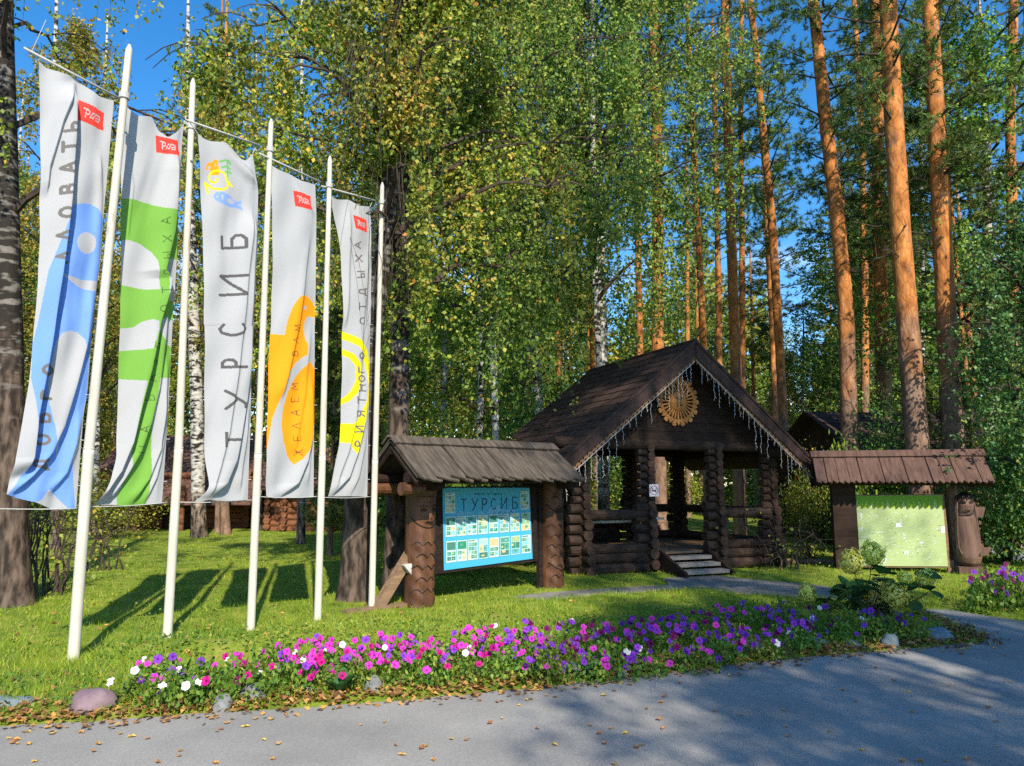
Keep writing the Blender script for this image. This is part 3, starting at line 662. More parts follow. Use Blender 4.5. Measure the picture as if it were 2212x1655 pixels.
FL.append(dict(left=c1((797, 490), (787, 700), (784, 1130), (780, 1500), (778, 1655)) + c2((772, 350), (765, 650), (755, 950), (735, 1200), (690, 1350), (605, 1510)),
    right=c1((1188, 643), (1174, 800), (1154, 1200), (1144, 1500), (1135, 1655)) + c2((1117, 300), (1102, 600), (1087, 900), (1067, 1200), (1047, 1490)),
    top=c1((797, 490), (835, 548), (890, 595), (985, 600), (1030, 690), (1085, 735), (1140, 700), (1188, 643)), bot=c2((605, 1510), (740, 1506), (860, 1514), (1047, 1490)), ops=ops,
    folds=[(c1((1175, 780), (1140, 1050), (1105, 1350), (1080, 1655)) + c2((1035, 0), (1000, 330), (935, 650), (880, 880), (825, 1110), (755, 1290), (630, 1480)), .10, 30, 5),
           (c2((1095, 0), (1055, 400), (1010, 750), (955, 980), (890, 1170), (790, 1340), (690, 1490)), .055, 17, 4), (c2((1095, 500), (1060, 850), (1020, 1150), (950, 1340), (850, 1490)), .045, 16, 4),
           (c2((1090, 780), (1060, 1100), (1000, 1330), (930, 1490)), .03, 10, 3), (c1((800, 560), (820, 800), (850, 1050), (815, 1400)), .012, 10, 3)],
    label='white banner printed with broad green shapes like a tree'))
# ---- banner 3
spiral = [(300 * .2715 * 0 + (185 + (8 + 12 * a) * math.cos(a)), (470 + (8 + 12 * a) * math.sin(a))) for a in np.linspace(0, 6.6, 30)]
ops = [('poly', ORANGE, c3((108, 395), (120, 345), (160, 335), (180, 315), (205, 325), (205, 360), (215, 400), (212, 440), (165, 440), (135, 440), (150, 400))), ('poly', WHITE, c3((122, 385), (140, 360), (150, 372), (140, 395))),
       ('poly', WHITE, c3((178, 350), (190, 345), (192, 365), (182, 372))), ('line', (.16, .42, .13), c3((278, 490), (277, 340)), 3), ('line', (.16, .42, .13), c3((215, 335), (250, 325), (285, 330), (298, 355)), 4.2), ('line', (.16, .42, .13), c3((235, 380), (270, 372), (298, 395)), 4.2), ('line', (.16, .42, .13), c3((245, 425), (280, 412), (305, 428)), 4),
       ('line', YEL, c3(*spiral), 4.2), ('line', YEL, c3((105, 500), (130, 580)), 4.2), ('line', YEL, c3((107, 500), (160, 545), (230, 560), (270, 545), (280, 500), (308, 530)), 4.6),
       ('poly', (.22, .35, .75), c3((160, 610), (185, 580), (230, 578), (280, 595), (320, 640), (360, 655), (398, 645), (385, 675), (345, 675), (390, 690), (402, 730), (360, 705), (300, 700), (230, 675), (180, 645))), ('poly', WHITE, c3((182, 612), (190, 605), (198, 615), (190, 625))), ('poly', WHITE, c3((225, 595), (235, 600), (235, 630), (222, 650))), ('poly', WHITE, c3((268, 630), (300, 630), (340, 665), (300, 672), (270, 660)))]
def y4(p): return (p[0], p[1] + 1591.6)
for ch, (x, y), HH, WW in [('Б', (312, 975), 170, 125), ('И', (308, 1322), 190, 165), ('С', y4((300, 85)), 185, 105), ('Р', y4((312, 352)), 170, 80), ('У', y4((315, 640)), 150, 140), ('Т', y4((295, 955)), 105, 105)]:
    c = c3((x, y))[0]; ops += [('line', (.10, .095, .10), s, 6.2) for s in letter(ch, c, HH * .2715, WW * .2715)]
FL.append(dict(left=c3((44, 108), (60, 330), (75, 650), (90, 1000), (92, 1655)) + c4((97, 0), (100, 500), (103, 1100), (120, 1320), (90, 1385), (20, 1448)),
    right=c3((482, 268), (500, 400), (527, 560), (517, 1000), (495, 1400), (480, 1655)) + c4((492, 0), (474, 400), (462, 900), (442, 1432)),
    top=c3((44, 108), (90, 145), (150, 168), (265, 180), (330, 240), (380, 300), (430, 325), (482, 268)), bot=c4((20, 1448), (130, 1432), (280, 1442), (442, 1432)), ops=ops,
    folds=[(c3((470, 640), (435, 1000), (395, 1400), (372, 1655)) + c4((310, 550), (260, 900), (200, 1150), (130, 1390)), .035, 22, 4), (c3((522, 700), (505, 1200), (480, 1655)) + c4((445, 300), (410, 600), (370, 830), (320, 1120), (250, 1300), (150, 1400)), .085, 26, 5),
           (c4((470, 550), (430, 850), (390, 1150), (370, 1350)), .03, 14, 4), (c3((265, 190), (340, 310), (430, 420), (515, 520)), .05, 14, 4), (c3((285, 190), (390, 320), (500, 440)), .03, 8, 3)],
    label='white banner with a small coloured animal emblem above big grey letters'))
# ---- banner 4
q4 = c3((805, 560), (940, 605), (945, 720), (820, 685))
ops = [('poly', ORANGE, c4((605, 108), (722, 122), (730, 50), (750, -30), (775, -95), (805, -150), (840, -184), (870, -193), (920, -180), (960, -140), (990, -80), (990, -15), (940, -30), (905, -22), (885, 20), (876, 80), (890, 165), (910, 190), (905, 278), (860, 300), (800, 350), (750, 420), (715, 540), (690, 620), (660, 700), (632, 790), (612, 930), (590, 1055), (580, 800))),
       ('poly', WHITE, [(888 * .2715 + 414.8 + 4 * math.cos(a), 1495 * .2715 + 259.2 + 4.6 * math.sin(a)) for a in np.linspace(0, 6.28, 14)]),
       ('poly', ORANGE, c4((932, 330), (985, 405), (985, 780), (965, 850), (940, 940), (900, 1040), (850, 1110), (800, 1152), (750, 1080), (715, 960), (700, 830), (710, 700), (740, 580), (800, 460), (860, 390))),
       ('poly', REDC, q4)] + [('line', WHITE, s, 1.9) for s in rzd(q4)]
for ch, (x, y) in [('Ж', (828, 1055)), ('Е', (818, 945)), ('Л', (812, 845)), ('А', (808, 740)), ('Е', (805, 635)), ('М', (803, 530)), ('В', (797, 270)), ('А', (803, 165)), ('М', (812, 70))]:
    c = c4((x, y))[0]; ops += [('line', (.22, .09, .02), s, 1.7) for s in letter(ch, c, 15, 12.5)]
FL.append(dict(left=c3((610, 340), (625, 500), (635, 800), (640, 1200), (630, 1655)) + c4((622, 120), (612, 450), (602, 750), (592, 1050), (583, 1290), (590, 1400)),
    right=c3((980, 515), (990, 760), (987, 1100), (981, 1500), (978, 1655)) + c4((977, 0), (974, 400), (971, 800), (967, 1405)),
    top=c3((610, 340), (680, 395), (780, 432), (870, 485), (980, 515)), bot=c4((590, 1400), (640, 1420), (800, 1410), (967, 1405)), ops=ops,
    folds=[(c3((935, 880), (885, 1200), (850, 1450), (822, 1655)) + c4((800, 150), (740, 420), (690, 620)), .03, 16, 4), (c4((940, 0), (910, 300), (880, 550), (830, 850), (800, 1050)), .018, 12, 4),
           (c4((965, 400), (955, 700), (920, 950), (890, 1120), (820, 1300), (700, 1405)), .06, 22, 4), (c4((960, 800), (935, 1050), (910, 1300)), .03, 12, 3), (c3((800, 440), (850, 560), (930, 690), (985, 760)), .022, 10, 3)],
    label='white banner printed with an orange bird head and orange leaf'))
# ---- banner 5
q5 = c3((1278, 757), (1385, 798), (1393, 897), (1290, 865))
ops = [('line', YEL, c4((1180, 120), (1250, 152), (1320, 195), (1368, 270), (1395, 400), (1400, 540), (1380, 660), (1335, 760), (1290, 850)), 15), ('line', YEL, c4((1180, 252), (1250, 290), (1300, 370), (1300, 480), (1270, 570), (1230, 625), (1170, 660)), 12),
       ('poly', YEL, c4((1165, 820), (1250, 830), (1290, 800), (1345, 750), (1330, 870), (1310, 1000), (1285, 1072), (1230, 980), (1150, 975))), ('poly', REDC, q5)] + [('line', WHITE, s, 1.7) for s in rzd(q5)]
for ch, (x, y), f in [('А', (1308, 1000), c3), ('Х', (1315, 1105), c3), ('Ы', (1325, 1235), c3), ('Д', (1335, 1375), c3), ('Т', (1335, 1490), c3), ('О', (1338, 1605), c3), ('О', (1330, 290), c4), ('Г', (1322, 400), c4), ('О', (1322, 470), c4), ('Н', (1322, 545), c4), ('Т', (1315, 640), c4), ('Я', (1310, 750), c4), ('И', (1300, 870), c4), ('Р', (1297, 985), c4)]:
    c = f((x, y))[0]; ops += [('line', (.16, .14, .14), s, 3.0) for s in letter(ch, c, 14, 14)]
FL.append(dict(left=c3((1085, 600), (1110, 680), (1160, 900), (1180, 1050), (1187, 1300), (1190, 1655)) + c4((1190, 100), (1188, 400), (1182, 800), (1165, 1000), (1122, 1200), (1078, 1405)),
    right=c3((1417, 690), (1427, 900), (1427, 1200), (1420, 1655)) + c4((1417, 0), (1407, 600), (1400, 1000), (1395, 1405)),
    top=c3((1085, 600), (1150, 632), (1250, 632), (1330, 685), (1417, 690)), bot=c4((1078, 1405), (1240, 1402), (1395, 1405)), ops=ops,
    folds=[(c3((1248, 640), (1238, 1000), (1215, 1500), (1200, 1655)), .03, 16, 4), (c3((1400, 1000), (1370, 1400)) + c4((1335, 80), (1310, 420), (1270, 800), (1222, 1050), (1125, 1340)), .035, 18, 4),
           (c4((1395, 300), (1345, 800), (1290, 1060), (1230, 1250), (1110, 1395)), .055, 18, 4), (c4((1398, 700), (1365, 1000), (1310, 1250), (1250, 1390)), .025, 12, 3)],
    label='white banner printed with yellow swirling bands'))

def make_banner(i, d, n0):
    ns, ntt = 110, 520
    if i >= 3: ns, ntt = 90, 430
    Lc = respl(d['left'], ntt + 1); Rc = respl(d['right'], ntt + 1); Tc = respl(d['top'], ns + 1); Bc = respl(d['bot'], ns + 1)
    s = np.linspace(0, 1, ns + 1)[None, :, None]; t = np.linspace(0, 1, ntt + 1)[:, None, None]
    Pm = (1 - s) * Lc[:, None] + s * Rc[:, None] + (1 - t) * Tc[None] + t * Bc[None] - ((1 - s) * (1 - t) * Lc[0] + s * (1 - t) * Rc[0] + (1 - s) * t * Lc[-1] + s * t * Rc[-1])
    U, Vv = Pm[..., 0], Pm[..., 1]
    p0 = PB[i]
    W = onplane(U, Vv, p0, rown)
    rr = np.random.default_rng(60 + i)
    D = np.zeros(U.shape)
    for line, amp, wl, wr in d['folds']:
        ln = np.array(line); o = np.argsort(ln[:, 1]); ln = ln[o]
        xc = np.interp(Vv, ln[:, 1], ln[:, 0])
        y0, y1 = ln[0, 1], ln[-1, 1]
        env = np.clip((Vv - y0) / 60, 0, 1) * np.clip((y1 + 14 - Vv) / 40, 0, 1)
        env = env * env * (3 - 2 * env)
        q = U - xc
        prof = np.where(q < 0, np.exp(-(q / wl) ** 2), np.exp(-(q / wr) ** 2))
        D += amp * env * prof
    D += .0022 * np.sin(U * .22 + 3 * np.sin(Vv * .013 + i) + Vv * .03) * np.clip(np.sin(Vv * .017 + i + U * .02), 0, 1)
    D += .010 * np.sin(U * .09 + Vv * .012 + i * 2) + .006 * np.sin(Vv * .045 + U * .05 + i)
    tt = np.linspace(0, 1, ntt + 1)[:, None]; ss = np.linspace(0, 1, ns + 1)[None, :]
    D += .05 * np.sin(ss * math.pi) * np.sin(tt * math.pi)
    D *= np.clip((1 - ss) * 9, .25, 1) * 0 + np.clip((1.02 - ss) * 8, .1, 1)
    W = W + rown * D[..., None]
    # colours, evaluated at cell centres
    uc = (U[:-1, :-1] + U[1:, 1:]) / 2; vc = (Vv[:-1, :-1] + Vv[1:, 1:]) / 2
    Cc = np.empty(uc.shape + (3,)); Cc[:] = WHITE
    for op in d['ops']:
        if op[0] == 'poly': m = pip(uc, vc, op[2])
        else:
            ln = np.array(op[2]); x0, y0 = ln.min(0) - op[3]; x1, y1 = ln.max(0) + op[3]
            m = np.zeros(uc.shape, bool); b = (uc > x0) & (uc < x1) & (vc > y0) & (vc < y1)
            if b.any(): m[b] = dist(np.stack([uc[b], vc[b]], 1), ln) < op[3] / 2
        Cc[m] = op[1]
    # hem along the pole
    org = np.array((p0[0], p0[1], 0.0)); V = (W - org).reshape(-1, 3)
    idx = np.arange((ns + 1) * (ntt + 1)).reshape(ntt + 1, ns + 1)
    Fc = np.stack([idx[:-1, :-1], idx[1:, :-1], idx[1:, 1:], idx[:-1, 1:]], -1).reshape(-1, 4)
    me = mesh_np('banner', V, Fc, MAT['cloth'], smooth=True)
    a = me.attributes.new('Col', 'FLOAT_COLOR', 'FACE'); a.data.foreach_set('color', np.c_[Cc.reshape(-1, 3), np.ones(len(Fc))].astype(np.float32).ravel())
    o = obj('banner', me); o.location = org
    tag(o, d['label'], 'banner', 'banners on the row of white poles')
    return W
BW = []
for i, d in enumerate(FL): BW.append(make_banner(i, d, rown))
for i, (b, tp, wpx, jn) in enumerate(POLES):
    base = PB[i]; Y = base[1]
    top = A(tp[0], tp[1], Y); jt = A(jn[0], jn[1], Y)
    off = rown * .0
    e = empty('flagpole', tuple(base), 0, 'tall white flagpole, %s of the row of five, beside the %s' % (POLEN[i], ['blue fish banner', 'green tree banner', 'banner with big letters', 'orange bird banner', 'yellow swirl banner'][i]), 'flagpole', 'white flagpoles in a row on the lawn')
    r0 = wpx / F * Y * .5 * 1.03; rj = r0 * .90
    lb = np.array(jt) - base; lt = np.array(top) - base
    sh = rowd * r0 * .95 + rown * (r0 * .9 + .01)
    m = MB(); m.tube([sh + (0, 0, -.05), sh, sh + lb * .03, sh + lb * .97, sh + lb], [r0, r0, r0, r0 * .96, r0 * .96], 20)
    m.tube([sh + lb * .999, sh + lb * 1.004], [r0 * 1.02, r0 * 1.02], 20)
    m.build('lower_section', MAT['pole'], e, True)
    m = MB(); q = lt - lb
    m.tube([sh + lb * .98, sh + lb * .99, sh + lb + q * .01, sh + lb + q * .5, sh + lb + q * .968, sh + lb + q * .985, sh + lt], [rj, rj, rj, rj * .86, rj * .76, rj * .72, rj * .25], 20)
    m.build('upper_section', MAT['pole'], e, True)
    Wt = BW[i]
    a0 = Wt[0, 0] - base; a1 = Wt[0, -1] - base
    dirb = unit(a0 - a1)
    m = MB()
    zrise = {0: .03, 1: .0, 2: .12, 3: .05, 4: .10}[i]
    if i != 1:
        m.tube([a1 + rowd * r0 * 1.5 + np.array((0, 0, zrise)) + rown * .02, a0 + dirb * .14 + np.array((0, 0, zrise * .6 + .02)) + rown * .02], .012, 8)
        m.build('crossbar', MAT['cord'], e, True)
    def tie(p, q, r): mm = MB(); mm.tube([p, q], r, 5); mm.build('tie_cord', MAT['cord'], e)
    if i == 0: tie(a0 + dirb * .08, a0 + np.array((.03, 0, .42)), .003)
    tie(a0 + dirb * .1 + np.array((0, 0, zrise * .6 + .02)), a0, .004)
    tie(a1, a1 + rowd * r0 + np.array((0, 0, zrise)), .005)
    for s in range(9):
        k = int((s + .5) / 9 * (Wt.shape[0] - 1)); p = Wt[k, -1] - base
        tie(p - rowd * .012, p + rowd * (r0 * .7) + rown * .01, .004)
    # collar where the bar is lashed on
    zc = a1[2] + zrise; fz = (zc - lb[2]) / (lt[2] - lb[2]); c = sh + lb + q * fz
    m = MB(); m.tube([c - (0, 0, .03), c + (0, 0, .03)], rj * 1.12, 14); m.build('lashing', MAT['cord'], e)
# cords stretched along the foot of the banners
def cord(p, q, sag, r, label):
    p = np.array(p); q = np.array(q); pts = []
    for t in np.linspace(0, 1, 14): pts.append(p + (q - p) * t - np.array((0, 0, sag * 4 * t * (1 - t))))
    o = pts[0].copy(); m = MB(); m.tube([x - o for x in pts], r, 6); ob = m.build('cord', MAT['wire'], None, True); ob.location = o
    tag(ob, label, 'cord', 'cords along the foot of the banners')
def B(i, k): return BW[i][-1, k] + rown * .012
far0 = B(0, 0) - rowd * 1.5 + np.array((0, 0, .05))
cord(far0, B(0, -1), .05, .005, 'thin cord under the foot of the blue fish banner')
for i in range(1, 5):
    cord(PB[i - 1] + np.array((0, 0, B(i, 0)[2] - PB[i - 1][2])) + rown * .05, B(i, -1) + rowd * .05, .015, .0045, 'thin cord under the foot of the %s banner' % ['', 'green tree', 'big lettered', 'orange bird', 'yellow swirl'][i])
# ------------------------------------------------------------------ log gazebo
O0 = G(1250, 1250); O1 = G(1680, 1226)
fx = unit(np.array([O1[0] - O0[0], O1[1] - O0[1]])); ang = math.atan2(fx[1], fx[0]); WG = float(np.hypot(*(O1[:2] - O0[:2]))); DG = 3.0
gz0 = empty('log_gazebo', (O0[0], O0[1], 0), ang, 'dark log gazebo with a steep shingled gable roof and open sides', 'gazebo')
rnd = random.Random(4)
# posts: x of the four front posts measured from the picture
def local_x(u):                                    # where the ray of column u meets the front line
    d = ray(u, 1100); k = d[0] / d[1]
    t = (O0[0] - k * O0[1]) / (k * fx[1] - fx[0]); return t
PX = [.10, local_x(1400) , local_x(1549), WG - .10]
def log_post(x, y, sx, parent):
    m = MB(); z = .02; k = 0
    while z < 2.28:
        low = z < 1.12
        r = (.085 if low else .070) * rnd.uniform(.94, 1.06)
        lx = (.29 if low else .20) * rnd.uniform(.9, 1.08); sgn = sx
        if k % 2 == 0: m.tube([(x - (lx if sgn <= 0 else .12), y, z + r), (x + (.12 if sgn < 0 else lx), y, z + r)], r, 12)
        else:
            ly = (.17 if low else .12) * rnd.uniform(.9, 1.1)
            m.tube([(x + .02, y - ly, z + r), (x + .02, y + .14, z + r)], r * 1.12, 8)
        z += r * 1.05; k += 1
    return m.build('log_post', MAT['logwood'], parent)
for y in (0.0, DG):
    for x, sx in zip(PX, (-1, -1, -1, -1)): log_post(x, y, sx, gz0)
def log(name, p, q, r, mat='logwood', n=12, parent=None, jit=0):
    m = MB(); P = [Vector(p).lerp(Vector(q), t) for t in (0, .02, .25, .5, .75, .98, 1)]
    m.tube(P, [r * .93, r, r * 1.02, r, r * .98, r, r * .93], n); return m.build(name, MAT[mat], parent if parent else gz0, False)
for y in (0.0, DG):
    log('beam', (-.45, y, 2.32), (WG + .45, y, 2.32), .10)
    for a, b in ((0, 1), (2, 3)):
        log('rail', (PX[a], y, 1.06), (PX[b], y, 1.06), .095)
        for k, zz in enumerate((.13, .32, .48)): log('base_log', (PX[a] - .1, y + .02 * (k % 2), zz), (PX[b] + .1, y + .02 * (k % 2), zz), .10 if k < 2 else .085)
for x in (PX[0], PX[3]):
    log('side_beam', (x, -.4, 2.22), (x, DG + .4, 2.22), .095)
    log('side_rail', (x, 0, 1.06), (x, DG, 1.06), .09)
    for zz in (.13, .32, .48): log('base_log', (x, -.3, zz), (x, DG + .3, zz), .09)
m = MB()
for k in range(18):
    y0 = .05 + k * (DG - .1) / 18; m.box((WG / 2, y0 + .08, .36), (WG - .2, .15, .04))
m.build('floor', MAT['boardface'], gz0)
# benches and the pale planks seen between the posts
for x0, x1, y in ((PX[0] + .1, PX[1] + .05, .42), (PX[1] - .05, PX[2] - .55, 1.1)):
    m = MB(); m.box(((x0 + x1) / 2, y, .93), (x1 - x0, .34, .045)); b = m.build('table_top', MAT['plank'], gz0)
m = MB(); m.box((PX[1] + .25, DG - .55, .80), (1.5, .55, .06)); m.box((PX[1] + .25, DG - .55, .58), (1.2, .12, .42)); m.build('table', MAT['darkwood'], gz0)
m = MB(); m.box((PX[0] + .55, 1.2, .74), (.7, .9, .05)); m.box((PX[0] + .55, 1.2, .55), (.1, .7, .36)); m.build('bench', MAT['logwood'], gz0)
# back wall panel at left back, low
# gable
ridge, eave, half = 4.2, 2.03, WG / 2 + .52
cxg = WG / 2; slope = (ridge - eave) / half
YF, YB = -.52, 3.45
m = MB()
gy = -.05
zb = 2.40
k = 0; z = zb
while z < ridge - .28:
    h_ = min(.17, ridge - .26 - z); w0 = (ridge - .2 - z) / slope; w1 = (ridge - .2 - z - h_) / slope
    m.add([(cxg - w0, gy - .006 * (k % 2), z), (cxg + w0, gy - .006 * (k % 2), z), (cxg + w1, gy - .006 * (k % 2), z + h_ - .006), (cxg - w1, gy - .006 * (k % 2), z + h_ - .006),
           (cxg - w0, gy + .05, z), (cxg + w0, gy + .05, z), (cxg + w1, gy + .05, z + h_ - .006), (cxg - w1, gy + .05, z + h_ - .006)],
          [(0, 1, 2, 3), (5, 4, 7, 6), (0, 4, 5, 1), (3, 2, 6, 7), (0, 3, 7, 4), (1, 5, 6, 2)])
    z += h_; k += 1
m.build('gable_wall', MAT['darkwood'], gz0)
# second gable at the back
m = MB(); w0 = (ridge - .2 - zb) / slope
m.add([(cxg - w0, DG + .05, zb), (cxg + w0, DG + .05, zb), (cxg, DG + .05, ridge - .2), (cxg - w0, DG + .1, zb), (cxg + w0, DG + .1, zb), (cxg, DG + .1, ridge - .2)], [(0, 1, 2), (5, 4, 3), (0, 3, 4, 1), (1, 4, 5, 2), (2, 5, 3, 0)])
m.build('back_gable', MAT['darkwood'], gz0)
# roof: two slopes of overlapping shingle courses
roof = bpy.data.objects.new('roof', None); link(roof, gz0)
for sgn in (-1, 1):
    m = MB(); nC = 15; L_ = math.hypot(half + .06, slope * (half + .06)); nrm = Vector((sgn * slope, 0, 1)).normalized(); dn = Vector((sgn, 0, -slope)).normalized()
    top = Vector((cxg, 0, ridge))
    m.add([top + dn * 0 + Vector((0, YF, 0)), top + dn * L_ + Vector((0, YF, 0)), top + dn * L_ + Vector((0, YB, 0)), top + Vector((0, YB, 0))] + [top - nrm * .07 + Vector((0, YF, 0)), top + dn * L_ - nrm * .07 + Vector((0, YF, 0)), top + dn * L_ - nrm * .07 + Vector((0, YB, 0)), top - nrm * .07 + Vector((0, YB, 0))],
          [(0, 1, 2, 3), (7, 6, 5, 4), (0, 4, 5, 1), (1, 5, 6, 2), (2, 6, 7, 3)])
    for c in range(nC):
        a = c * L_ / nC; b = a + L_ / nC + .03; y = YF - .015; par = 0
        while y < YB:
            wdt = rnd.uniform(.14, .21); y2 = min(YB + .015, y + wdt); jj = rnd.uniform(-.012, .012)
            th = rnd.uniform(.010, .016)
            p = [top + dn * a + Vector((0, y + .004, 0)) + nrm * .006, top + dn * (b + jj) + Vector((0, y + .004, 0)) + nrm * (th + .008), top + dn * (b + jj) + Vector((0, y2, 0)) + nrm * (th + .008), top + dn * a + Vector((0, y2, 0)) + nrm * .006]
            q = [p[1] - nrm * .012, p[2] - nrm * .012]
            m.add(p + q, [(0, 1, 2, 3), (1, 4, 5, 2), (0, 4, 1), (3, 2, 5)])
            y = y2
    o = m.build('roof_slope', MAT['shingle'], roof)
    m = MB()                                                                   # verge board at the front
    for yy in (YF - .04,):
        a = top - nrm * .03 + Vector((0, yy, .0)); b = top + dn * (L_ + .03) - nrm * .03 + Vector((0, yy, 0))
        wv = Vector((0, 0, -.26))
        m.add([a, b, b + Vector((0, 0, -.2)), a + wv, a + Vector((0, .035, 0)), b + Vector((0, .035, 0)), b + Vector((0, .035, -.2)), a + wv + Vector((0, .035, 0))], [(0, 1, 2, 3), (5, 4, 7, 6), (0, 4, 5, 1), (3, 2, 6, 7), (1, 5, 6, 2), (0, 3, 7, 4)])
        b2 = top + dn * (L_ + .05) + nrm * .02 + Vector((0, yy - .02, 0)); a2 = top + nrm * .02 + Vector((0, yy - .02, 0))
        m.add([a2, b2, b2 - nrm * .045, a2 - nrm * .045, a2 + Vector((0, .1, 0)), b2 + Vector((0, .1, 0)), b2 - nrm * .045 + Vector((0, .1, 0)), a2 - nrm * .045 + Vector((0, .1, 0))], [(0, 1, 2, 3), (5, 4, 7, 6), (0, 4, 5, 1), (3, 2, 6, 7), (1, 5, 6, 2), (0, 3, 7, 4)])
    m.build('verge_board', MAT['shingle'], roof)
    # fretwork trim hanging under the verge board
    m = MB(); n = 34; a = top + Vector((0, YF - .01, -.27)); d = Vector((sgn, 0, -slope)) * (half / n)
    for t in range(n):
        p = a + d * (t + .5); s_ = 1.0
        wv = half / n
        poly = [(-wv * .5, .03), (wv * .5, .03), (wv * .5, -.045), (wv * .28, -.06), (wv * .34, -.085), (wv * .12, -.105), (0, -.14), (-wv * .12, -.105), (-wv * .34, -.085), (-wv * .28, -.06), (-wv * .5, -.045)]
        M_ = Matrix.Translation(p) @ Matrix(((1, 0, 0, 0), (0, 0, -1, 0), (-slope * sgn * .0, 1, 0, 0), (0, 0, 0, 1)))
        n_ = len(poly); vs = []
        for yy in (0, .018):
            for (px, py) in poly: vs.append(Vector((p.x + px, p.y + yy, p.z + py - slope * sgn * px)))
        # leave a small round opening: ring built as quads around a hole
        hole = [(wv * .2 * math.cos(q), -.012 + .020 * math.sin(q)) for q in np.linspace(math.pi * .5, -1.5 * math.pi, n_, endpoint=False)]
        srt = [poly[(k_ + 0) % n_] for k_ in range(n_)]
        for (px, py) in hole: vs.append(Vector((p.x + px, p.y, p.z + py - slope * sgn * px)))
        # match hole vertices to the outline by angle
        an_o = [math.atan2(py + .012, px) for px, py in poly]; fs = []
        hv = []
        for q in an_o: hv.append(Vector((p.x + wv * .2 * math.cos(q), p.y, p.z - .012 + .02 * math.sin(q) - slope * sgn * wv * .2 * math.cos(q))))
        vs = vs[:2 * n_] + hv
        fs = [(k_, (k_ + 1) % n_, 2 * n_ + (k_ + 1) % n_, 2 * n_ + k_) for k_ in range(n_)] + [(k_, (k_ + 1) % n_, n_ + (k_ + 1) % n_, n_ + k_) for k_ in range(n_)]
        m.add(vs, fs)
    m.build('fretwork_trim', MAT['lace'], roof)
m = MB(); m.tube([(cxg, YF - .06, ridge + .01), (cxg, YB + .03, ridge + .01)], .035, 6); m.build('ridge_cap', MAT['shingle'], roof)
# steps
m = MB()
xs0, xs1 = PX[1] + .27, PX[2] - .36
steps = empty('steps_holder') if False else None
for k, (yy, zz) in enumerate(((-.62, .09), (-.38, .19), (-.14, .29))):
    m = MB(); m.box(((xs0 + xs1) / 2, yy, zz), (xs1 - xs0, .24, .06)); m.build('step', MAT['concrete'], gz0)
for x in (xs0 - .05, xs1 + .05):
    m = MB(); m.prism([(-.80, .0), (-.80, .08), (-.06, .42), (.0, .42), (.0, .0)], x - .03, x + .03, Matrix(((0, 0, 1, 0), (1, 0, 0, 0), (0, 1, 0, 0), (0, 0, 0, 1)))); m.build('stringer', MAT['darkwood'], gz0)
# carved sun on the gable
sunc = Vector((cxg - .10, gy - .06, 3.13)); m = MB()
def disc(m, c, r0, r1, y0, y1, n=40):
    vs = [];
    for r_ in (r0, r1):
        for yy in (y0, y1):
            for k in range(n): a = 2 * math.pi * k / n; vs.append((c.x + r_ * math.cos(a), c.y + yy, c.z + r_ * math.sin(a)))
    fs = []
    for k in range(n):
        k2 = (k + 1) % n
        fs += [(k, k2, 2 * n + k2, 2 * n + k), (n + k2, n + k, 3 * n + k, 3 * n + k2), (2 * n + k, 2 * n + k2, 3 * n + k2, 3 * n + k), (k2, k, n + k, n + k2)]
    m.add(vs, fs)
nr_ = 28
for k in range(nr_):
    a = 2 * math.pi * k / nr_; ca, sa = math.cos(a), math.sin(a)
    def pt(r_, t_): return Vector((sunc.x + r_ * ca - t_ * sa, 0, sunc.z + r_ * sa + t_ * ca))
    for pts in ([(.17, -.012), (.17, .012), (.34, .016), (.34, -.016)], [(.33, -.02), (.33, .02), (.39, .045), (.455, .0), (.39, -.045)] if k % 2 else [(.33, -.02), (.33, .02), (.40, .03), (.43, .05), (.47, .03), (.47, -.03), (.43, -.05), (.40, -.03)]):
        n_ = len(pts); vs = [pt(r_, t_) + Vector((0, gy - .055, 0)) for r_, t_ in pts] + [pt(r_, t_) + Vector((0, gy - .025, 0)) for r_, t_ in pts]
        m.add(vs, [tuple(range(n_)), tuple(reversed(range(n_, 2 * n_)))] + [(q, (q + 1) % n_, n_ + (q + 1) % n_, n_ + q) for q in range(n_)])
disc(m, Vector((sunc.x, 0, sunc.z)), .345, .385, gy - .052, gy - .028)
so_ = m.build('carved_sun', MAT['amber'], gz0)
m = MB(); vs = []
for i_ in range(9):
    f = i_ / 8; r_ = .19 * math.sin(math.acos(min(1, f * .98))) if i_ else .19
    for k in range(32): a = 2 * math.pi * k / 32; vs.append((sunc.x + .19 * (1 - f ** 2) ** .5 * math.cos(a) if i_ < 8 else sunc.x, gy - .05 - .055 * f, sunc.z + (.19 * (1 - f ** 2) ** .5 * math.sin(a) if i_ < 8 else 0)))
m.add(vs, [(i_ * 32 + k, i_ * 32 + (k + 1) % 32, (i_ + 1) * 32 + (k + 1) % 32, (i_ + 1) * 32 + k) for i_ in range(8) for k in range(32)])
m.tube([(sunc.x, gy - .115, sunc.z + .05), (sunc.x, gy - .125, sunc.z - .01), (sunc.x, gy - .115, sunc.z - .03)], [.010, .018, .020], 8)
fc = m.build('sun_face', MAT['amber'], so_, True)
m = MB()
for sx in (-1, 1):
    m.tube([(sunc.x + sx * .10, gy - .098, sunc.z + .045), (sunc.x + sx * .06, gy - .108, sunc.z + .06), (sunc.x + sx * .03, gy - .11, sunc.z + .045)], .007, 5)
m.tube([(sunc.x - .06, gy - .1, sunc.z - .07), (sunc.x, gy - .108, sunc.z - .085), (sunc.x + .06, gy - .1, sunc.z - .07)], .007, 5)
m.build('sun_features', MAT['groove'], so_)

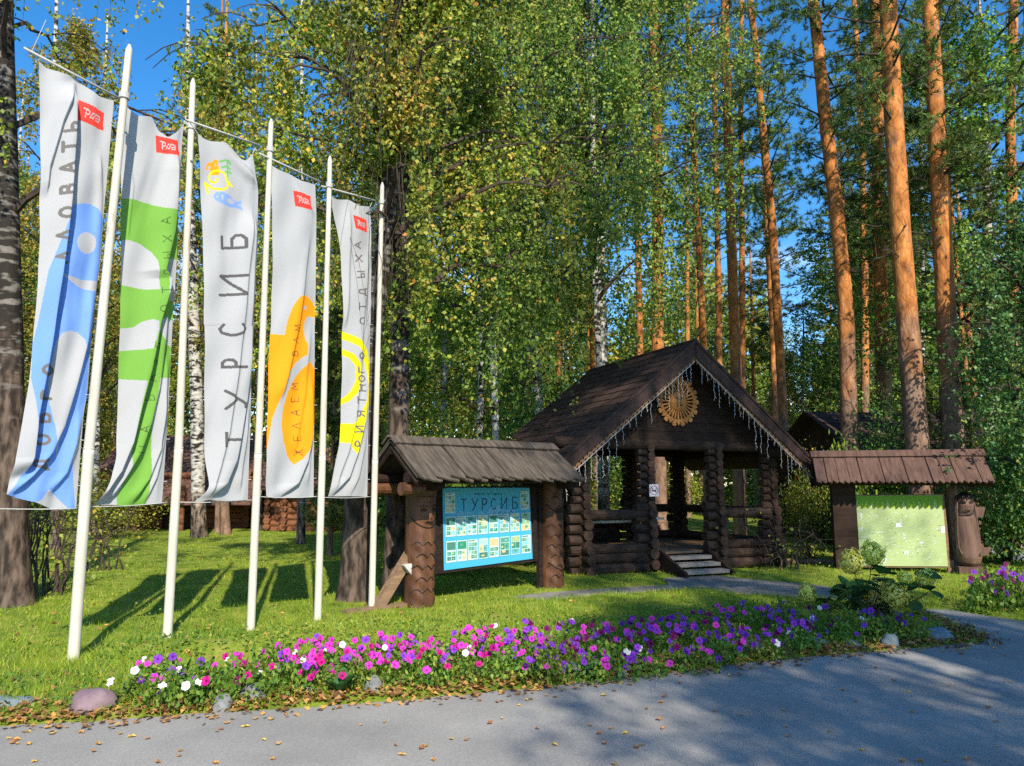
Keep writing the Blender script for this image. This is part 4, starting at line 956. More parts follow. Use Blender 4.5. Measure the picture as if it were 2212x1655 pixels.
# icicle lights under the eaves
ic = empty('icicle_lights', (O0[0], O0[1], 0), ang, 'string of white icicle lights hanging along the gazebo gable', 'string lights')
rr = random.Random(12)
for sgn in (-1, 1):
    d = Vector((sgn, 0, -slope)); a = Vector((cxg, YF - .03, ridge - .36))
    m = MB(); m.tube([a + d * t for t in (.03, .9, 1.8, half)], .006, 4); m.build('wire', MAT['wire'], ic)
    x = .12
    while x < half:
        p = a + d * x; ln = rr.choice((.12, .22, .3, .4, .5, .62)) * rr.uniform(.8, 1.1); ln = min(ln, .62)
        m = MB(); pts = [p]
        nseg = max(3, int(ln / .06))
        for s in range(nseg): pts.append(p + Vector((rr.uniform(-.014, .014), rr.uniform(-.01, .01), -ln * (s + 1) / nseg)))
        m.tube(pts, .0032, 4)
        for s in range(1, nseg): q = pts[s]; m.tube([q, q + Vector((rr.uniform(-.028, .028), -.01, -.02))], .0042, 4)
        m.build('light_strand', MAT['wire'], ic)
        x += rr.uniform(.07, .16)
# no-smoking sign on the second post
sg = empty('no_smoking_sign', (0, 0, 0), 0, 'square white no-smoking sign with red ring on a gazebo post', 'sign'); sg.location = gz0.matrix_basis @ Vector((0, 0, 0)) if False else (0, 0, 0)
c_, s__ = math.cos(ang), math.sin(ang); lx, ly = PX[1] + .0, -.20
sg.location = (O0[0] + c_ * lx - s__ * ly, O0[1] + s__ * lx + c_ * ly, 1.49); sg.rotation_euler = (0, 0, ang)
m = MB(); m.box((0, 0, 0), (.19, .012, .215)); m.build('plate', MAT['white'], sg)
m = MB(); n = 32
for k in range(n):
    a, b = 2 * math.pi * k / n, 2 * math.pi * (k + 1) / n
    m.add([(.085 * math.cos(a), -.009, .085 * math.sin(a)), (.085 * math.cos(b), -.009, .085 * math.sin(b)), (.072 * math.cos(b), -.009, .072 * math.sin(b)), (.072 * math.cos(a), -.009, .072 * math.sin(a))], [(0, 1, 2, 3)])
m.add([(-.060, -.0095, .046), (-.050, -.0095, .056), (.060, -.0095, -.046), (.050, -.0095, -.056)], [(0, 1, 2, 3)])
m.build('red_ring', MAT['red'], sg)
m = MB(); m.box((-.012, -.008, -.006), (.085, .004, .02)); m.box((.040, -.008, -.006), (.016, .004, .02)); m.tube([(.045, -.009, .012), (.035, -.009, .025), (.05, -.009, .035), (.042, -.009, .05)], .004, 4)
m.build('cigarette', MAT['groove'], sg)

# ------------------------------------------------------------------ shelters with boards
def shelter(name, p0, ang, Wd, ov, zr, ze, dep, nboards, mat, label, tooth, back=.7, seed=0, saw=False):
    e = empty(name, (p0[0], p0[1], 0), ang, label, 'shelter'); r_ = random.Random(seed)
    rf = bpy.data.objects.new('roof', None); link(rf, e)
    x0, x1 = -ov[0], Wd + ov[1]
    for sd_, dp in ((-1, dep), (1, back)):
        m = MB(); bw = (x1 - x0) / nboards; L_ = math.hypot(dp, zr - ze); dn = Vector((0, sd_ * dp, -(zr - ze))).normalized(); nrm = Vector((0, sd_ * (zr - ze), dp)).normalized()
        for layer in (0, 1):
            for k in range(nboards + (0 if layer else 1)):
                xa = x0 + bw * (k - (0 if layer else .5)) + r_.uniform(-.008, .008); xb = xa + bw * (.95 if layer else 1.0)
                xa = max(x0, xa); xb = min(x1, xb)
                if xb - xa < .03: continue
                off = nrm * (.034 * layer + r_.uniform(0, .012)); top = Vector((0, 0, zr)) + off; ln = L_ + r_.uniform(-.03, .03) * (0 if saw else 1) - (.03 if layer == 0 else 0)
                mid = (xa + xb) / 2 + r_.uniform(-.02, .02) * (0 if saw else 1)
                A_ = lambda x, t: top + dn * t + Vector((x, 0, 0))
                if saw: bot = [(xa, ln - tooth * .2), (xa + (xb - xa) * .25, ln), (mid, ln - tooth * .5), (xa + (xb - xa) * .78, ln + .01), (xb, ln - tooth * .2)]
                else: bot = [(xa, ln - tooth), (xa + (xb - xa) * .55, ln - tooth * .2), (xb - .03, ln + r_.uniform(-.01, .02)), (xb, ln - tooth * .7)]
                up_ = [A_(xa, .02)] + [A_(x, t) for x, t in bot] + [A_(xb, .02)]
                vs = up_ + [p - nrm * .022 for p in up_]; n_ = len(up_)
                m.add(vs, [tuple(range(n_)) if sd_ < 0 else tuple(range(n_)), tuple(range(n_, 2 * n_))] + [(q, (q + 1) % n_, n_ + (q + 1) % n_, n_ + q) for q in range(n_)])
        m.build('roof_slope', mat, rf)
    m = MB()
    for sd_, dp in ((-1, dep), (1, back)):
        nrm = Vector((0, sd_ * (zr - ze), dp)).normalized(); dn = Vector((0, sd_ * dp, -(zr - ze))).normalized(); c = Vector(((x0 + x1) / 2, 0, zr)) + dn * .07 + nrm * .062
        M_ = Matrix((Vector((1, 0, 0)), dn, nrm)).transposed(); m.box(c, (x1 - x0 + .06, .17, .026), ax=M_)
    m.build('ridge_board', mat, rf)
    # gable rafters at both ends
    for xx in (x0 + .05, x1 - .05):
        for sd_, dp in ((-1, dep), (1, back)):
            m = MB(); m.tube([(xx, 0, zr - .10), (xx, sd_ * (dp - .12), ze - .02)], .05, 6); m.build('rafter', MAT['darkwood'], rf)
    m = MB(); m.tube([(x0 + .02, 0, zr - .12), (x1 - .02, 0, zr - .12)], .06, 8); m.build('ridge_pole', MAT['darkwood'], rf)
    for yy in (-dep * .55, back * .55):
        m = MB(); m.tube([(x0 + .0, yy, ze + .05), (x1 - .0, yy, ze + .05)], .075, 10); m.build('purlin', MAT['darkwood'], e)
    return e
NA = G(905, 1311); NB = G(1192, 1273)
nd = unit(NB[:2] - NA[:2]); nang = math.atan2(nd[1], nd[0]); NW = float(np.hypot(*(NB[:2] - NA[:2])))
ns_ = shelter('notice_board_shelter', NA, nang, NW, (.50, .0), 2.17, 1.63, .72, 12, MAT['greyboard'], 'weathered roofed shelter holding the blue notice board between carved posts', .07, .72, 3)
def carved_post(parent, x, y, r, H, mat, seed, face_z, nm='carved_post', female=False, yaw=0.0):
    """half-round post with a carved face looking to -y"""
    n, mz = 40, 90; V = []
    for j in range(mz + 1):
        z = H * j / mz; 
        for k in range(n):
            a = 2 * math.pi * k / n + yaw; dx, dy = math.sin(a - yaw), -math.cos(a - yaw)
            front = max(0, -dy)
            rr_ = r * (1.0 + .015 * math.sin(z * 9 + seed))
            fz = (z - face_z) / .17; fxx = dx / .75
            bump = 0
            if front > 0:
                e_ = fz * fz + fxx * fxx
                if e_ < 1: bump += .18 * (1 - e_) ** .5 - .04                       # face oval
                if abs(fz) < .55 and abs(dx) < .17: bump += .22 * (1 - abs(dx) / .17) * (1 if -.35 < fz < .45 else .4) * (.6 - fz * .7)   # nose
                for sx in (-1, 1):
                    q = ((dx - sx * .36) / .2) ** 2 + ((fz - .28) / .2) ** 2
                    if q < 1: bump -= .16 * (1 - q)                                   # eye sockets
                q = (dx / .34) ** 2 + ((fz + .62) / .12) ** 2
                if q < 1: bump += .09 * (1 - q)                                       # lips
                if abs(z - face_z - .26) < .05: bump += .05                           # head band
                if z < face_z - .22: bump += .05 * math.sin(z * 30 + dx * 6) * front * (1 if z < face_z - .4 else .3)
            V.append((x + dx * rr_ * (1 + bump), y + dy * rr_ * (1 + bump), z))
    Fq = [(j * n + k, j * n + (k + 1) % n, (j + 1) * n + (k + 1) % n, (j + 1) * n + k) for j in range(mz) for k in range(n)]
    m = MB(); m.add(V, Fq + [tuple(mz * n + k for k in range(n))]); p = m.build(nm, mat, parent, True)
    g = MB(); yf = y - r * 1.02
    def P_(dx, z, o=1.02):
        fz = (z - face_z) / .17; e_ = fz * fz + (dx / .75) ** 2; b = .14 * max(0, 1 - e_) ** .5
        return (x + dx * r * (1 + b), y - math.sqrt(max(0, 1 - dx * dx)) * r * (o + b), z)
    for sx in (-1, 1):
        g.tube([P_(sx * .55, face_z + .045, .93), P_(sx * .38, face_z + .065, .92), P_(sx * .2, face_z + .04, .95)], .006, 5)
        g.tube([P_(sx * .52, face_z + .04, .93), P_(sx * .36, face_z + .03, .92), P_(sx * .2, face_z + .04, .95)], .005, 5)
        g.tube([P_(sx * .6, face_z + .085), P_(sx * .38, face_z + .105), P_(sx * .12, face_z + .08)], .006, 5)
    g.tube([P_(-.3, face_z - .10, 1.1), P_(0, face_z - .108, 1.12), P_(.3, face_z - .10, 1.1)], .006, 5)
    for q in (.22, .30): g.tube([P_(t, face_z + q, 1.06) for t in np.linspace(-.97, .97, 12)], .007, 5)
    g.tube([P_(t, face_z - .02 - .17 * math.sqrt(max(0, 1 - (t / .97) ** 2)), 1.0) for t in np.linspace(-.95, .95, 16)], .008, 5)
    z = face_z - .42; row = 0
    while z > .12:
        for s in ((-.75, -.15), (-.1, .5), (.55, .95)) if row % 2 else ((-.95, -.45), (-.4, .2), (.25, .8)):
            g.tube([P_(s[0] + (s[1] - s[0]) * t, z + .05 * math.sin(math.pi * t), 1.04) for t in np.linspace(0, 1, 6)], .006, 5)
        z -= .15; row += 1
    g.build('carving_lines', MAT['groove'], p)
    return p
carved_post(ns_, .0, 0, .20, 1.66, MAT['carved'], 1, 1.22)
# bearded right post
rp = carved_post(ns_, NW, 0, .185, 1.66, MAT['carved'], 5, 1.36)
m = MB()
for k in range(14): a = 2 * math.pi * k / 14; m.tube([(NW + .05 + .02 * math.cos(a), -.193, .55 + .02 * math.sin(a)), (NW + .05 + .075 * math.cos(a), -.188, .55 + .075 * math.sin(a))], [.006, .002], 4)
for t in np.linspace(-.8, .8, 11): m.tube([(NW + t * .10, -.180 - .02 * (1 - t * t), 1.24), (NW + t * .07, -.192 - .01 * (1 - t * t), 1.05)], .004, 4)
m.tube([(NW - .17, -.10, .42), (NW - .08, -.18, .34), (NW + .03, -.198, .29), (NW + .15, -.13, .33)], .010, 5)
m.build('carved_star', MAT['groove'], rp)
# board and poster
def shel_plane(u, v, e_ang, origin, yoff):        # picture point -> local x, z on the board plane
    nrm2 = np.array((math.sin(e_ang), -math.cos(e_ang), 0)); p0 = np.array((origin[0], origin[1], 0)) + nrm2 * yoff
    w_ = onplane(u, v, p0, nrm2); d_ = w_ - np.array((origin[0], origin[1], 0))
    return d_ @ np.array((math.cos(e_ang), math.sin(e_ang), 0)), w_[2]
# backboard
corn = [shel_plane(u, v, nang, NA, .05) for u, v in ((940, 1052), (1158, 1049), (1163, 1212), (938, 1241))]
m = MB(); m.prism(corn, .0, .05, Matrix(((1, 0, 0, 0), (0, 0, 1, -.05), (0, 1, 0, 0), (0, 0, 0, 1)))); m.build('backboard', MAT['darkwood'], ns_)
def c5(x, y): return (x / 2015 * 560 + 920) * .8641, (y / 1655 * 460 + 1080) * .8641
def on5(x, y, off=.06): return shel_plane(*c5(x, y), nang, NA, off)
pc = [on5(668, 502), on5(1450, 502), on5(1478, 1140), on5(682, 1245)]
m = MB(); m.prism(pc, 0, .008, Matrix(((1, 0, 0, 0), (0, 0, 1, -.066), (0, 1, 0, 0), (0, 0, 0, 1))), col=(.06, .38, .58)); poster = m.build('poster', MAT['print'], ns_)
def quad5(m, pts, y, col):
    m.add([(*(lambda q: (q[0], y, q[1]))(on5(*p, .06)),) for p in pts], [tuple(range(len(pts)))], 0, col)
def strokes5(m, ch, cx, cyy, W_, H_, th, y, col):
    for st in GL[ch]:
        P_ = [on5(cx + (a - .5) * W_, cyy - (b - .5) * H_) for a, b in st]
        for a, b in zip(P_[:-1], P_[1:]):
            a = np.array(a); b = np.array(b); d = b - a; n = np.array((-d[1], d[0])) / (np.linalg.norm(d) + 1e-9) * th; dd = d / (np.linalg.norm(d) + 1e-9) * th * .6
            m.add([((a - dd + n)[0], y, (a - dd + n)[1]), ((b + dd + n)[0], y, (b + dd + n)[1]), ((b + dd - n)[0], y, (b + dd - n)[1]), ((a - dd - n)[0], y, (a - dd - n)[1])], [(0, 1, 2, 3)], 0, col)
m = MB()
for ch, cx_, cyy in (('Т', 858, 655), ('У', 957, 650), ('Р', 1045, 650), ('С', 1125, 648), ('И', 1220, 642), ('Б', 1318, 637)): strokes5(m, ch, cx_, cyy, 52, 100, .006, -.0715, (.012, .03, .06))
for k, ch in enumerate('БАЗА ОТДЫХА'):
    if ch != ' ': strokes5(m, ch, 966 + k * 23, 558, 13, 15, .0022, -.0715, (.012, .03, .06))
m.build('lettering', MAT['print'], poster)
m = MB()
for k, (x, hgt) in enumerate(((825, 40), (900, 30), (1010, 25), (1100, 75), (1160, 85), (1200, 45), (1260, 30), (1300, 25))): quad5(m, [(x - 40, 745 - k * 3), (x + 45, 742 - k * 3), (x, 742 - k * 3 - hgt)], -.0700, (.16, .42, .62))
m.build('mountain_print', MAT['print'], poster)
rr = random.Random(9)
LEAF = [[(688, 548), (775, 545), (780, 730), (690, 733)], [(1365, 533), (1440, 530), (1445, 695), (1368, 700)]]
for k in range(8):
    xa = 695 + k * 97; xb = xa + 90 - k * 1.5; y0 = 765 - k * 5.2; y1 = 945 - k * 8
    LEAF.append([(xa, y0), (xb, y0 - 5), (xb, y1 - 7), (xa, y1)])
    y0 = 985 - k * 8; y1 = 1178 - k * 12
    LEAF.append([(xa + 5, y0), (xb + 5, y0 - 7), (xb + 5, y1 - 10), (xa + 5, y1)])
pal = [(.08, .30, .22), (.30, .45, .25), (.12, .38, .46), (.5, .5, .28), (.06, .20, .16), (.35, .5, .5), (.55, .45, .25), (.03, .25, .15), (.2, .5, .6)]
for q in LEAF:
    q = np.array(q, float); m = MB(); base = (.50, .62, .62)
    quad5(m, [tuple(p) for p in q], -.0712, base)
    def mm(x, y): return tuple((q[0] * (1 - x) + q[1] * x) * (1 - y) + (q[3] * (1 - x) + q[2] * x) * y)
    style = rr.randrange(3)
    if style == 0: cells = [(.06, .05, .94, .42)] + [(.08 + .45 * a, .5 + .23 * b, .47 + .45 * a, .68 + .23 * b) for a in (0, 1) for b in (0, 1)]
    elif style == 1: cells = [(.06 + .3 * a, .16 + .2 * b, .33 + .3 * a, .33 + .2 * b) for a in range(3) for b in range(4)] + [(.06, .04, .7, .10)]
    else: cells = [(.05, .04, .95, .3), (.05, .33, .5, .66), (.53, .33, .95, .66), (.05, .69, .95, .96)]
    for c in cells:
        col = rr.choice(pal); quad5(m, [mm(c[0], c[1]), mm(c[2], c[1]), mm(c[2], c[3]), mm(c[0], c[3])], -.0718, col)
        x_, y_ = rr.uniform(c[0], (c[0] + c[2]) / 2), rr.uniform(c[1], (c[1] + c[3]) / 2)
        quad5(m, [mm(x_, y_), mm((x_ + c[2]) / 2, y_), mm((x_ + c[2]) / 2, (y_ + c[3]) / 2), mm(x_, (y_ + c[3]) / 2)], -.0724, rr.choice(pal))
    m.build('leaflet', MAT['print'], poster)
# leaning brace and its wedge at left of the carved post
m = MB(); a = Vector((-.62, .05, .02)); b = Vector((-.10, .05, .72)); d = (b - a); ax = Matrix((d.normalized(), Vector((0, 1, 0)), d.normalized().cross(Vector((0, 1, 0))))).transposed()
m.box((a + b) / 2, (d.length, .12, .12), ax=ax); m.build('brace_plank', MAT['boardface'], ns_)
m = MB(); m.add([(-.30, -.08, .56), (-.14, -.08, .58), (-.15, -.08, .40), (-.30, .06, .56), (-.14, .06, .58), (-.15, .06, .40)], [(0, 1, 2), (5, 4, 3), (0, 3, 4, 1), (1, 4, 5, 2), (2, 5, 3, 0)]); m.build('wedge', MAT['plank'], ns_)
m = MB(); m.box((-.55, .04, .02), (1.1, .14, .10)); m.build('sill_beam', MAT['boardface'], ns_)
for yy in (-.35, .40):
    m = MB(); m.tube([(-.55, yy, 1.54), (-.22 if yy < 0 else .16, yy, 1.54)], .085, 12); m.build('bracket_log', MAT['carved'], ns_)
m = MB(); m.tube([(0, -.45, 1.60), (0, .5, 1.60)], .075, 10); m.build('cross_log', MAT['darkwood'], ns_)
m = MB(); m.tube([(NW, -.45, 1.60), (NW, .5, 1.60)], .075, 10); m.build('cross_log', MAT['darkwood'], ns_)
m = MB(); m.box((NW - .24, .02, .8), (.07, .07, 1.6)); m.build('back_post', MAT['darkwood'], ns_)

# ---- map shelter
MA_ = A(1822, 1100, 13.95); MB_ = A(2062, 1100, 13.45)
md = unit(MB_[:2] - MA_[:2]); mang = math.atan2(md[1], md[0]); MW = float(np.hypot(*(MB_[:2] - MA_[:2])))
msh = shelter('map_shelter', MA_, mang, MW, (.50, .50), 2.16, 1.60, .60, 15, MAT['redboard'], 'red-brown roofed shelter holding the green map board', .12, .6, 8, saw=True)
m = MB(); m.box((0, 0, .8), (.40, .34, 1.62)); bv = m.build('post', MAT['cabindark'], msh)
m = MB(); m.tube([(MW + .02, .05, -.02), (MW + .01, .05, .8), (MW - .02, .05, 1.62)], [.115, .10, .10], 12, jit=.08, rnd=random.Random(2)); m.build('bark_log', MAT['pine'], msh)
m = MB(); m.box((MW / 2, .0, .26), (MW - .3, .05, .09)); m.box((MW - .16, -.08, .12), (.10, .08, .30)); m.build('sill_board', MAT['boardface'], msh)
def c7(x, y): return (x / 1986 * 600 + 1960) * .8641, (y / 1655 * 500 + 1080) * .8641
def on7(x, y, off=.12): return shel_plane(*c7(x, y), mang, MA_, off)
mc = [on7(578, 528), on7(1308, 522), on7(1356, 1112), on7(610, 1108)]
fr = [on7(562, 520), on7(1325, 515), on7(1384, 1125), on7(594, 1120)]
m = MB(); m.prism(fr, 0, .03, Matrix(((1, 0, 0, 0), (0, 0, 1, -.115), (0, 1, 0, 0), (0, 0, 0, 1)))); m.build('frame', MAT['boardface'], msh)
q7 = np.array(mc); m = MB()
def mm7(x, y): p = (q7[0] * (1 - x) + q7[1] * x) * (1 - y) + (q7[3] * (1 - x) + q7[2] * x) * y; return p
m.prism([tuple(p) for p in q7], 0, .008, Matrix(((1, 0, 0, 0), (0, 0, 1, -.128), (0, 1, 0, 0), (0, 0, 0, 1))), col=(.38, .47, .22)); mp_ = m.build('map_panel', MAT['print'], msh)
def cell(m, pts, y, col): m.add([(mm7(*p)[0], y, mm7(*p)[1]) for p in pts], [tuple(range(len(pts)))], 0, col)
m = MB(); cell(m, [(0.004, .004), (.996, .004), (.996, .17), (.004, .17)], -.1300, (.17, .36, .03))
nT = 17
for k in range(nT):
    x = (k + .5) / nT; hh_ = random.Random(k).uniform(.09, .135); w_ = .034
    cell(m, [(x - w_, .18), (x + w_, .18), (x, .19 - hh_)], -.1306, (.36, .47, .045) if k % 3 else (.40, .50, .20))
m.build('forest_border', MAT['print'], mp_)
m = MB(); rr = random.Random(77)
for k in range(230):
    x, y = rr.uniform(.03, .95), rr.uniform(.24, .93)
    if rr.random() < .5: w_, h_ = rr.uniform(.006, .02), rr.uniform(.006, .016)
    else: w_, h_ = rr.uniform(.015, .05), rr.uniform(.003, .006)
    cell(m, [(x, y), (x + w_, y), (x + w_, y + h_), (x, y + h_)], -.1303, rr.choice([(.62, .68, .66), (.55, .62, .5), (.16, .22, .2), (.3, .35, .2), (.66, .7, .7)]))
for x, y in ((.06, .27), (.05, .47), (.55, .57), (.72, .66), (.55, .80), (.30, .92), (.52, .36)):
    for t in range(5):
        xx, yy = x + rr.uniform(-.02, .02), y + rr.uniform(-.03, .03); cell(m, [(xx, yy), (xx + .014, yy + .002), (xx + .012, yy + .03), (xx - .002, yy + .028)], -.1306, (.64, .68, .70))
cell(m, [(.46, .395), (.525, .395), (.525, .45), (.46, .45)], -.1306, (.72, .74, .78)); cell(m, [(.96, .44), (.996, .44), (.996, .53), (.95, .53)], -.1306, (.70, .72, .76))
for s in (.3, .5, .7): 
    x0_ = s; pts = [(x0_ + .02 * math.sin(t * 5 + s * 9), .25 + t * .65) for t in np.linspace(0, 1, 10)]
    for a, b in zip(pts[:-1], pts[1:]): cell(m, [(a[0], a[1]), (a[0] + .005, a[1]), (b[0] + .005, b[1]), (b[0], b[1])], -.13015, (.42, .55, .25))
m.build('map_marks', MAT['print'], mp_)

# ---- carved wooden figure
SP = G(2096, 1246)
st = empty('carved_figure', (SP[0], SP[1], 0), -.25, 'tall carved wooden woman with long hair on a block beside the map', 'carving')
st.scale = (.86, .9, 1.0)
m = MB(); m.prism([(-.25, -.2), (.25, -.2), (.25, .2), (-.25, .2)], 0, .18); blk = m.build('block', MAT['redboard'], st)
n, mz, H = 44, 90, 1.26; V = []
for j in range(mz + 1):
    f = j / mz; z = .18 + H * f
    rx = np.interp(f, [0, .05, .12, .22, .45, .60, .66, .71, .84, .95, 1], [.13, .19, .215, .22, .205, .19, .182, .170, .180, .165, .07])
    ry = np.interp(f, [0, .05, .12, .22, .45, .60, .66, .71, .84, .95, 1], [.12, .19, .21, .19, .17, .155, .15, .13, .17, .15, .06])
    fz = (f - .835) / .125
    for k in range(n):
        a = 2 * math.pi * k / n; dx, dy = math.sin(a), -math.cos(a); b = 0
        if dy < 0:
            if abs(fz) < 1 and abs(dx) < .8:
                b += .12 * (1 - fz * fz) * (1 - (dx / .8) ** 2)
                if abs(dx) < .16 and -.3 < fz < .5: b += .16 * (1 - abs(dx) / .16) * (.55 - fz)
                for sx in (-1, 1):
                    q_ = ((dx - sx * .38) / .22) ** 2 + ((fz - .3) / .22) ** 2
                    if q_ < 1: b -= .10 * (1 - q_)
                q_ = (dx / .3) ** 2 + ((fz + .5) / .16) ** 2
                if q_ < 1: b += .08 * (1 - q_)
            if f < .70 and abs(dx) > .66: b += .05 * math.sin(dx * 60) + .05
        V.append((dx * rx * (1 + b), dy * ry * (1 + b), z))
m = MB(); m.add(V, [(j * n + k, j * n + (k + 1) % n, (j + 1) * n + (k + 1) % n, (j + 1) * n + k) for j in range(mz) for k in range(n)] + [tuple(mz * n + k for k in range(n))]); body = m.build('body', MAT['statue'], st, True)
m = MB()
zf = .18 + H * .835
for sx in (-1, 1):
    m.tube([(sx * .030, -.185, zf + .050), (sx * .075, -.180, zf + .078), (sx * .128, -.140, zf + .082)], .010, 5)
    m.tube([(sx * .038, -.180, zf + .038), (sx * .075, -.172, zf + .055), (sx * .12, -.142, zf + .062)], .008, 5)
    m.tube([(sx * .038, -.180, zf + .036), (sx * .078, -.174, zf + .034), (sx * .12, -.142, zf + .058)], .007, 5)
m.tube([(-.055, -.182, zf - .075), (0, -.196, zf - .082), (.055, -.182, zf - .075)], .009, 5)
m.tube([(-.165, -.085, zf - .05), (-.125, -.135, zf - .115), (-.06, -.160, zf - .150), (0, -.166, zf - .158), (.06, -.160, zf - .150), (.125, -.135, zf - .115), (.165, -.085, zf - .05)], .012, 6)
m.build('face_lines', MAT['groove'], body)
for sx in (-1, 1):
    m = MB()
    for s in range(5):
        o_ = s * .018
        m.tube([(sx * (.155 + o_ * .3), -.10 + o_ * .9, zf + .06), (sx * (.175 + o_ * .25), -.085 + o_ * .6, 1.02), (sx * (.195 + o_ * .25), -.085 + o_ * .5, .72), (sx * (.195 + o_ * .2), -.11 + o_ * .3, .50), (sx * (.165 - o_), -.17, .36)], [.010, .013, .014, .012, .005], 6)
    m.build('hair', MAT['statue'], body, True)
m = MB()
for s in range(11): a = -1.35 + 2.7 * s / 10; m.tube([(.03 * math.sin(a), -.05, zf + .205), (.12 * math.sin(a), -.15 * math.cos(a * .8), zf + .165), (.175 * math.sin(a), -.178 * math.cos(a), zf + .105 - .02 * (s % 2))], [.022, .026, .010], 6)
m.build('fringe', MAT['groove'], body, True)  # near-black colour puts the shading of the hair top into the fringe
m = MB(); m.prism([(.12, 1.20), (.42, 1.20), (.36, 1.02), (.12, 1.02)], -.02, .02, Matrix(((1, 0, 0, 0), (0, 0, 1, .13), (0, 1, 0, 0), (0, 0, 0, 1)))); m.build('shoulder_plank', MAT['statue'], st)
m = MB(); m.prism([(.10, .50), (.46, .50), (.38, .36), (.10, .36)], -.02, .02, Matrix(((1, 0, 0, 0), (0, 0, 1, .13), (0, 1, 0, 0), (0, 0, 0, 1)))); m.build('foot_plank', MAT['statue'], st)

# ------------------------------------------------------------------ log cabins behind
def cabin(name, x0, x1, y, dep, zw, zr, ovx, ovf, wallm, roofm, label, doors=(), wins=(), ends=(), rz=0, porch=0):
    e = empty(name, (x0, y, 0), rz, label, 'cabin'); W_ = x1 - x0; r_ = random.Random(int(abs(x0 * 10)) + 3)
    m = MB(); z = 0; k = 0
    while z < zw:
        r = .11
        segs = [(0, W_)]
        for dx0, dx1, dz in doors:
            if z < dz: segs = [s for a, b in segs for s in ((a, min(b, dx0)), (max(a, dx1), b)) if s[1] - s[0] > .05]
        for wx0, wx1, wz0, wz1 in wins:
            if wz0 - .1 < z < wz1: segs = [s for a, b in segs for s in ((a, min(b, wx0)), (max(a, wx1), b)) if s[1] - s[0] > .05]
        for a, b in segs: m.tube([(a, 0, z + r), (b, 0, z + r)], r, 10)
        for yy in (0, dep):
            pass
        for xx in (0, W_): m.tube([(xx, -.25, z + r * 1.9), (xx, dep + .2, z + r * 1.9)], r, 10)
        z += .2; k += 1
    for xx in ends:
        z = 0
        while z < zw: m.tube([(xx, -.28, z + .2), (xx, .2, z + .2)], .115, 10); z += .2
    m.build('log_wall', wallm, e)
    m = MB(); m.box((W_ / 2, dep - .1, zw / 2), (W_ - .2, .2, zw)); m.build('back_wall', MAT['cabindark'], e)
    if ends or True:
        m = MB(); m.add([(0, .02, zw), (0, dep, zw), (0, dep / 2, zr - .1)], [(0, 1, 2)]); m.add([(W_, .02, zw), (W_, dep, zw), (W_, dep / 2, zr - .1)], [(0, 2, 1)]); m.build('gable', wallm, e)
    for dx0, dx1, dz in doors:
        m = MB(); m.box(((dx0 + dx1) / 2, .03, dz / 2), (dx1 - dx0, .05, dz)); m.build('door', MAT['cabindark'], e)
    for wx0, wx1, wz0, wz1 in wins:
        m = MB(); m.box(((wx0 + wx1) / 2, .03, (wz0 + wz1) / 2), (wx1 - wx0, .03, wz1 - wz0)); wn = m.build('window', MAT['glass'], e)
        m = MB(); t = .05
        for cx_, cz, sx, sz in ((wx0, (wz0 + wz1) / 2, t, wz1 - wz0), (wx1, (wz0 + wz1) / 2, t, wz1 - wz0), ((wx0 + wx1) / 2, wz0, wx1 - wx0 + t, t), ((wx0 + wx1) / 2, wz1, wx1 - wx0 + t, t), ((wx0 + wx1) / 2, (wz0 + wz1) / 2, t * .7, wz1 - wz0)): m.box((cx_, -.02 - .003 * sx, cz), (sx, .06, sz))
        m.build('frame', MAT['boardface'], wn)
    rf = bpy.data.objects.new('roof', None); link(rf, e)
    for sd_ in (-1, 1):
        m = MB(); run = dep / 2 + ovf; top = Vector((0, dep / 2, zr)); dn = Vector((0, sd_ * run, -(zr - zw) * run / (dep / 2)))
        L_ = dn.length; dn.normalize(); nrm = Vector((0, -sd_ * dn.z * 1, abs(dn.y))).normalized() if False else Vector((0, sd_ * abs(dn.z), abs(dn.y)))
        nC = 8; x = -ovx
        while x < W_ + ovx:
            wd = r_.uniform(.5, .8); x2 = min(W_ + ovx, x + wd)
            for c in range(nC):
                a, b = c * L_ / nC, (c + 1) * L_ / nC + .03; o_ = nrm * r_.uniform(.012, .02)
                p = [top + dn * a + Vector((x + .004, 0, 0)), top + dn * b + Vector((x + .004, 0, 0)) + o_, top + dn * b + Vector((x2, 0, 0)) + o_, top + dn * a + Vector((x2, 0, 0))]
                m.add(p + [p[1] - nrm * .025, p[2] - nrm * .025], [(0, 1, 2, 3), (1, 4, 5, 2), (0, 4, 1), (3, 2, 5)])
            x = x2
        m.add([top + Vector((-ovx, 0, -.03)), top + dn * L_ + Vector((-ovx, 0, -.03)), top + dn * L_ + Vector((W_ + ovx, 0, -.03)), top + Vector((W_ + ovx, 0, -.03))], [(0, 1, 2, 3)])
        m.build('roof_slope', roofm, rf)
    if porch:
        for k in range(porch):
            xx = .3 + (W_ - .6) * k / (porch - 1); m = MB(); m.tube([(xx, -ovf + .15, 0), (xx, -ovf + .15, zw - .25)], .09, 10); m.build('porch_post', wallm, e)
    return e
cabin('log_cabin', -14.6, -9.3, 26.5, 5, 1.8, 3.5, .5, 1.3, MAT['cabin'], MAT['cabinroof'], 'low red log cabin with a deep dark porch behind the second flagpole', doors=((2.3, 3.3, 1.7),), wins=((.6, 1.6, .9, 1.5), (3.9, 4.8, .9, 1.5)), porch=4)
cabin('log_cabin', -8.1, -5.9, 25.0, 3.6, 1.75, 2.9, .3, .5, MAT['cabin'], MAT['cabinroof'], 'small red log cabin with crossed corner logs behind the fourth flagpole', wins=((1.15, 1.6, .95, 1.3),), ends=(.55,))
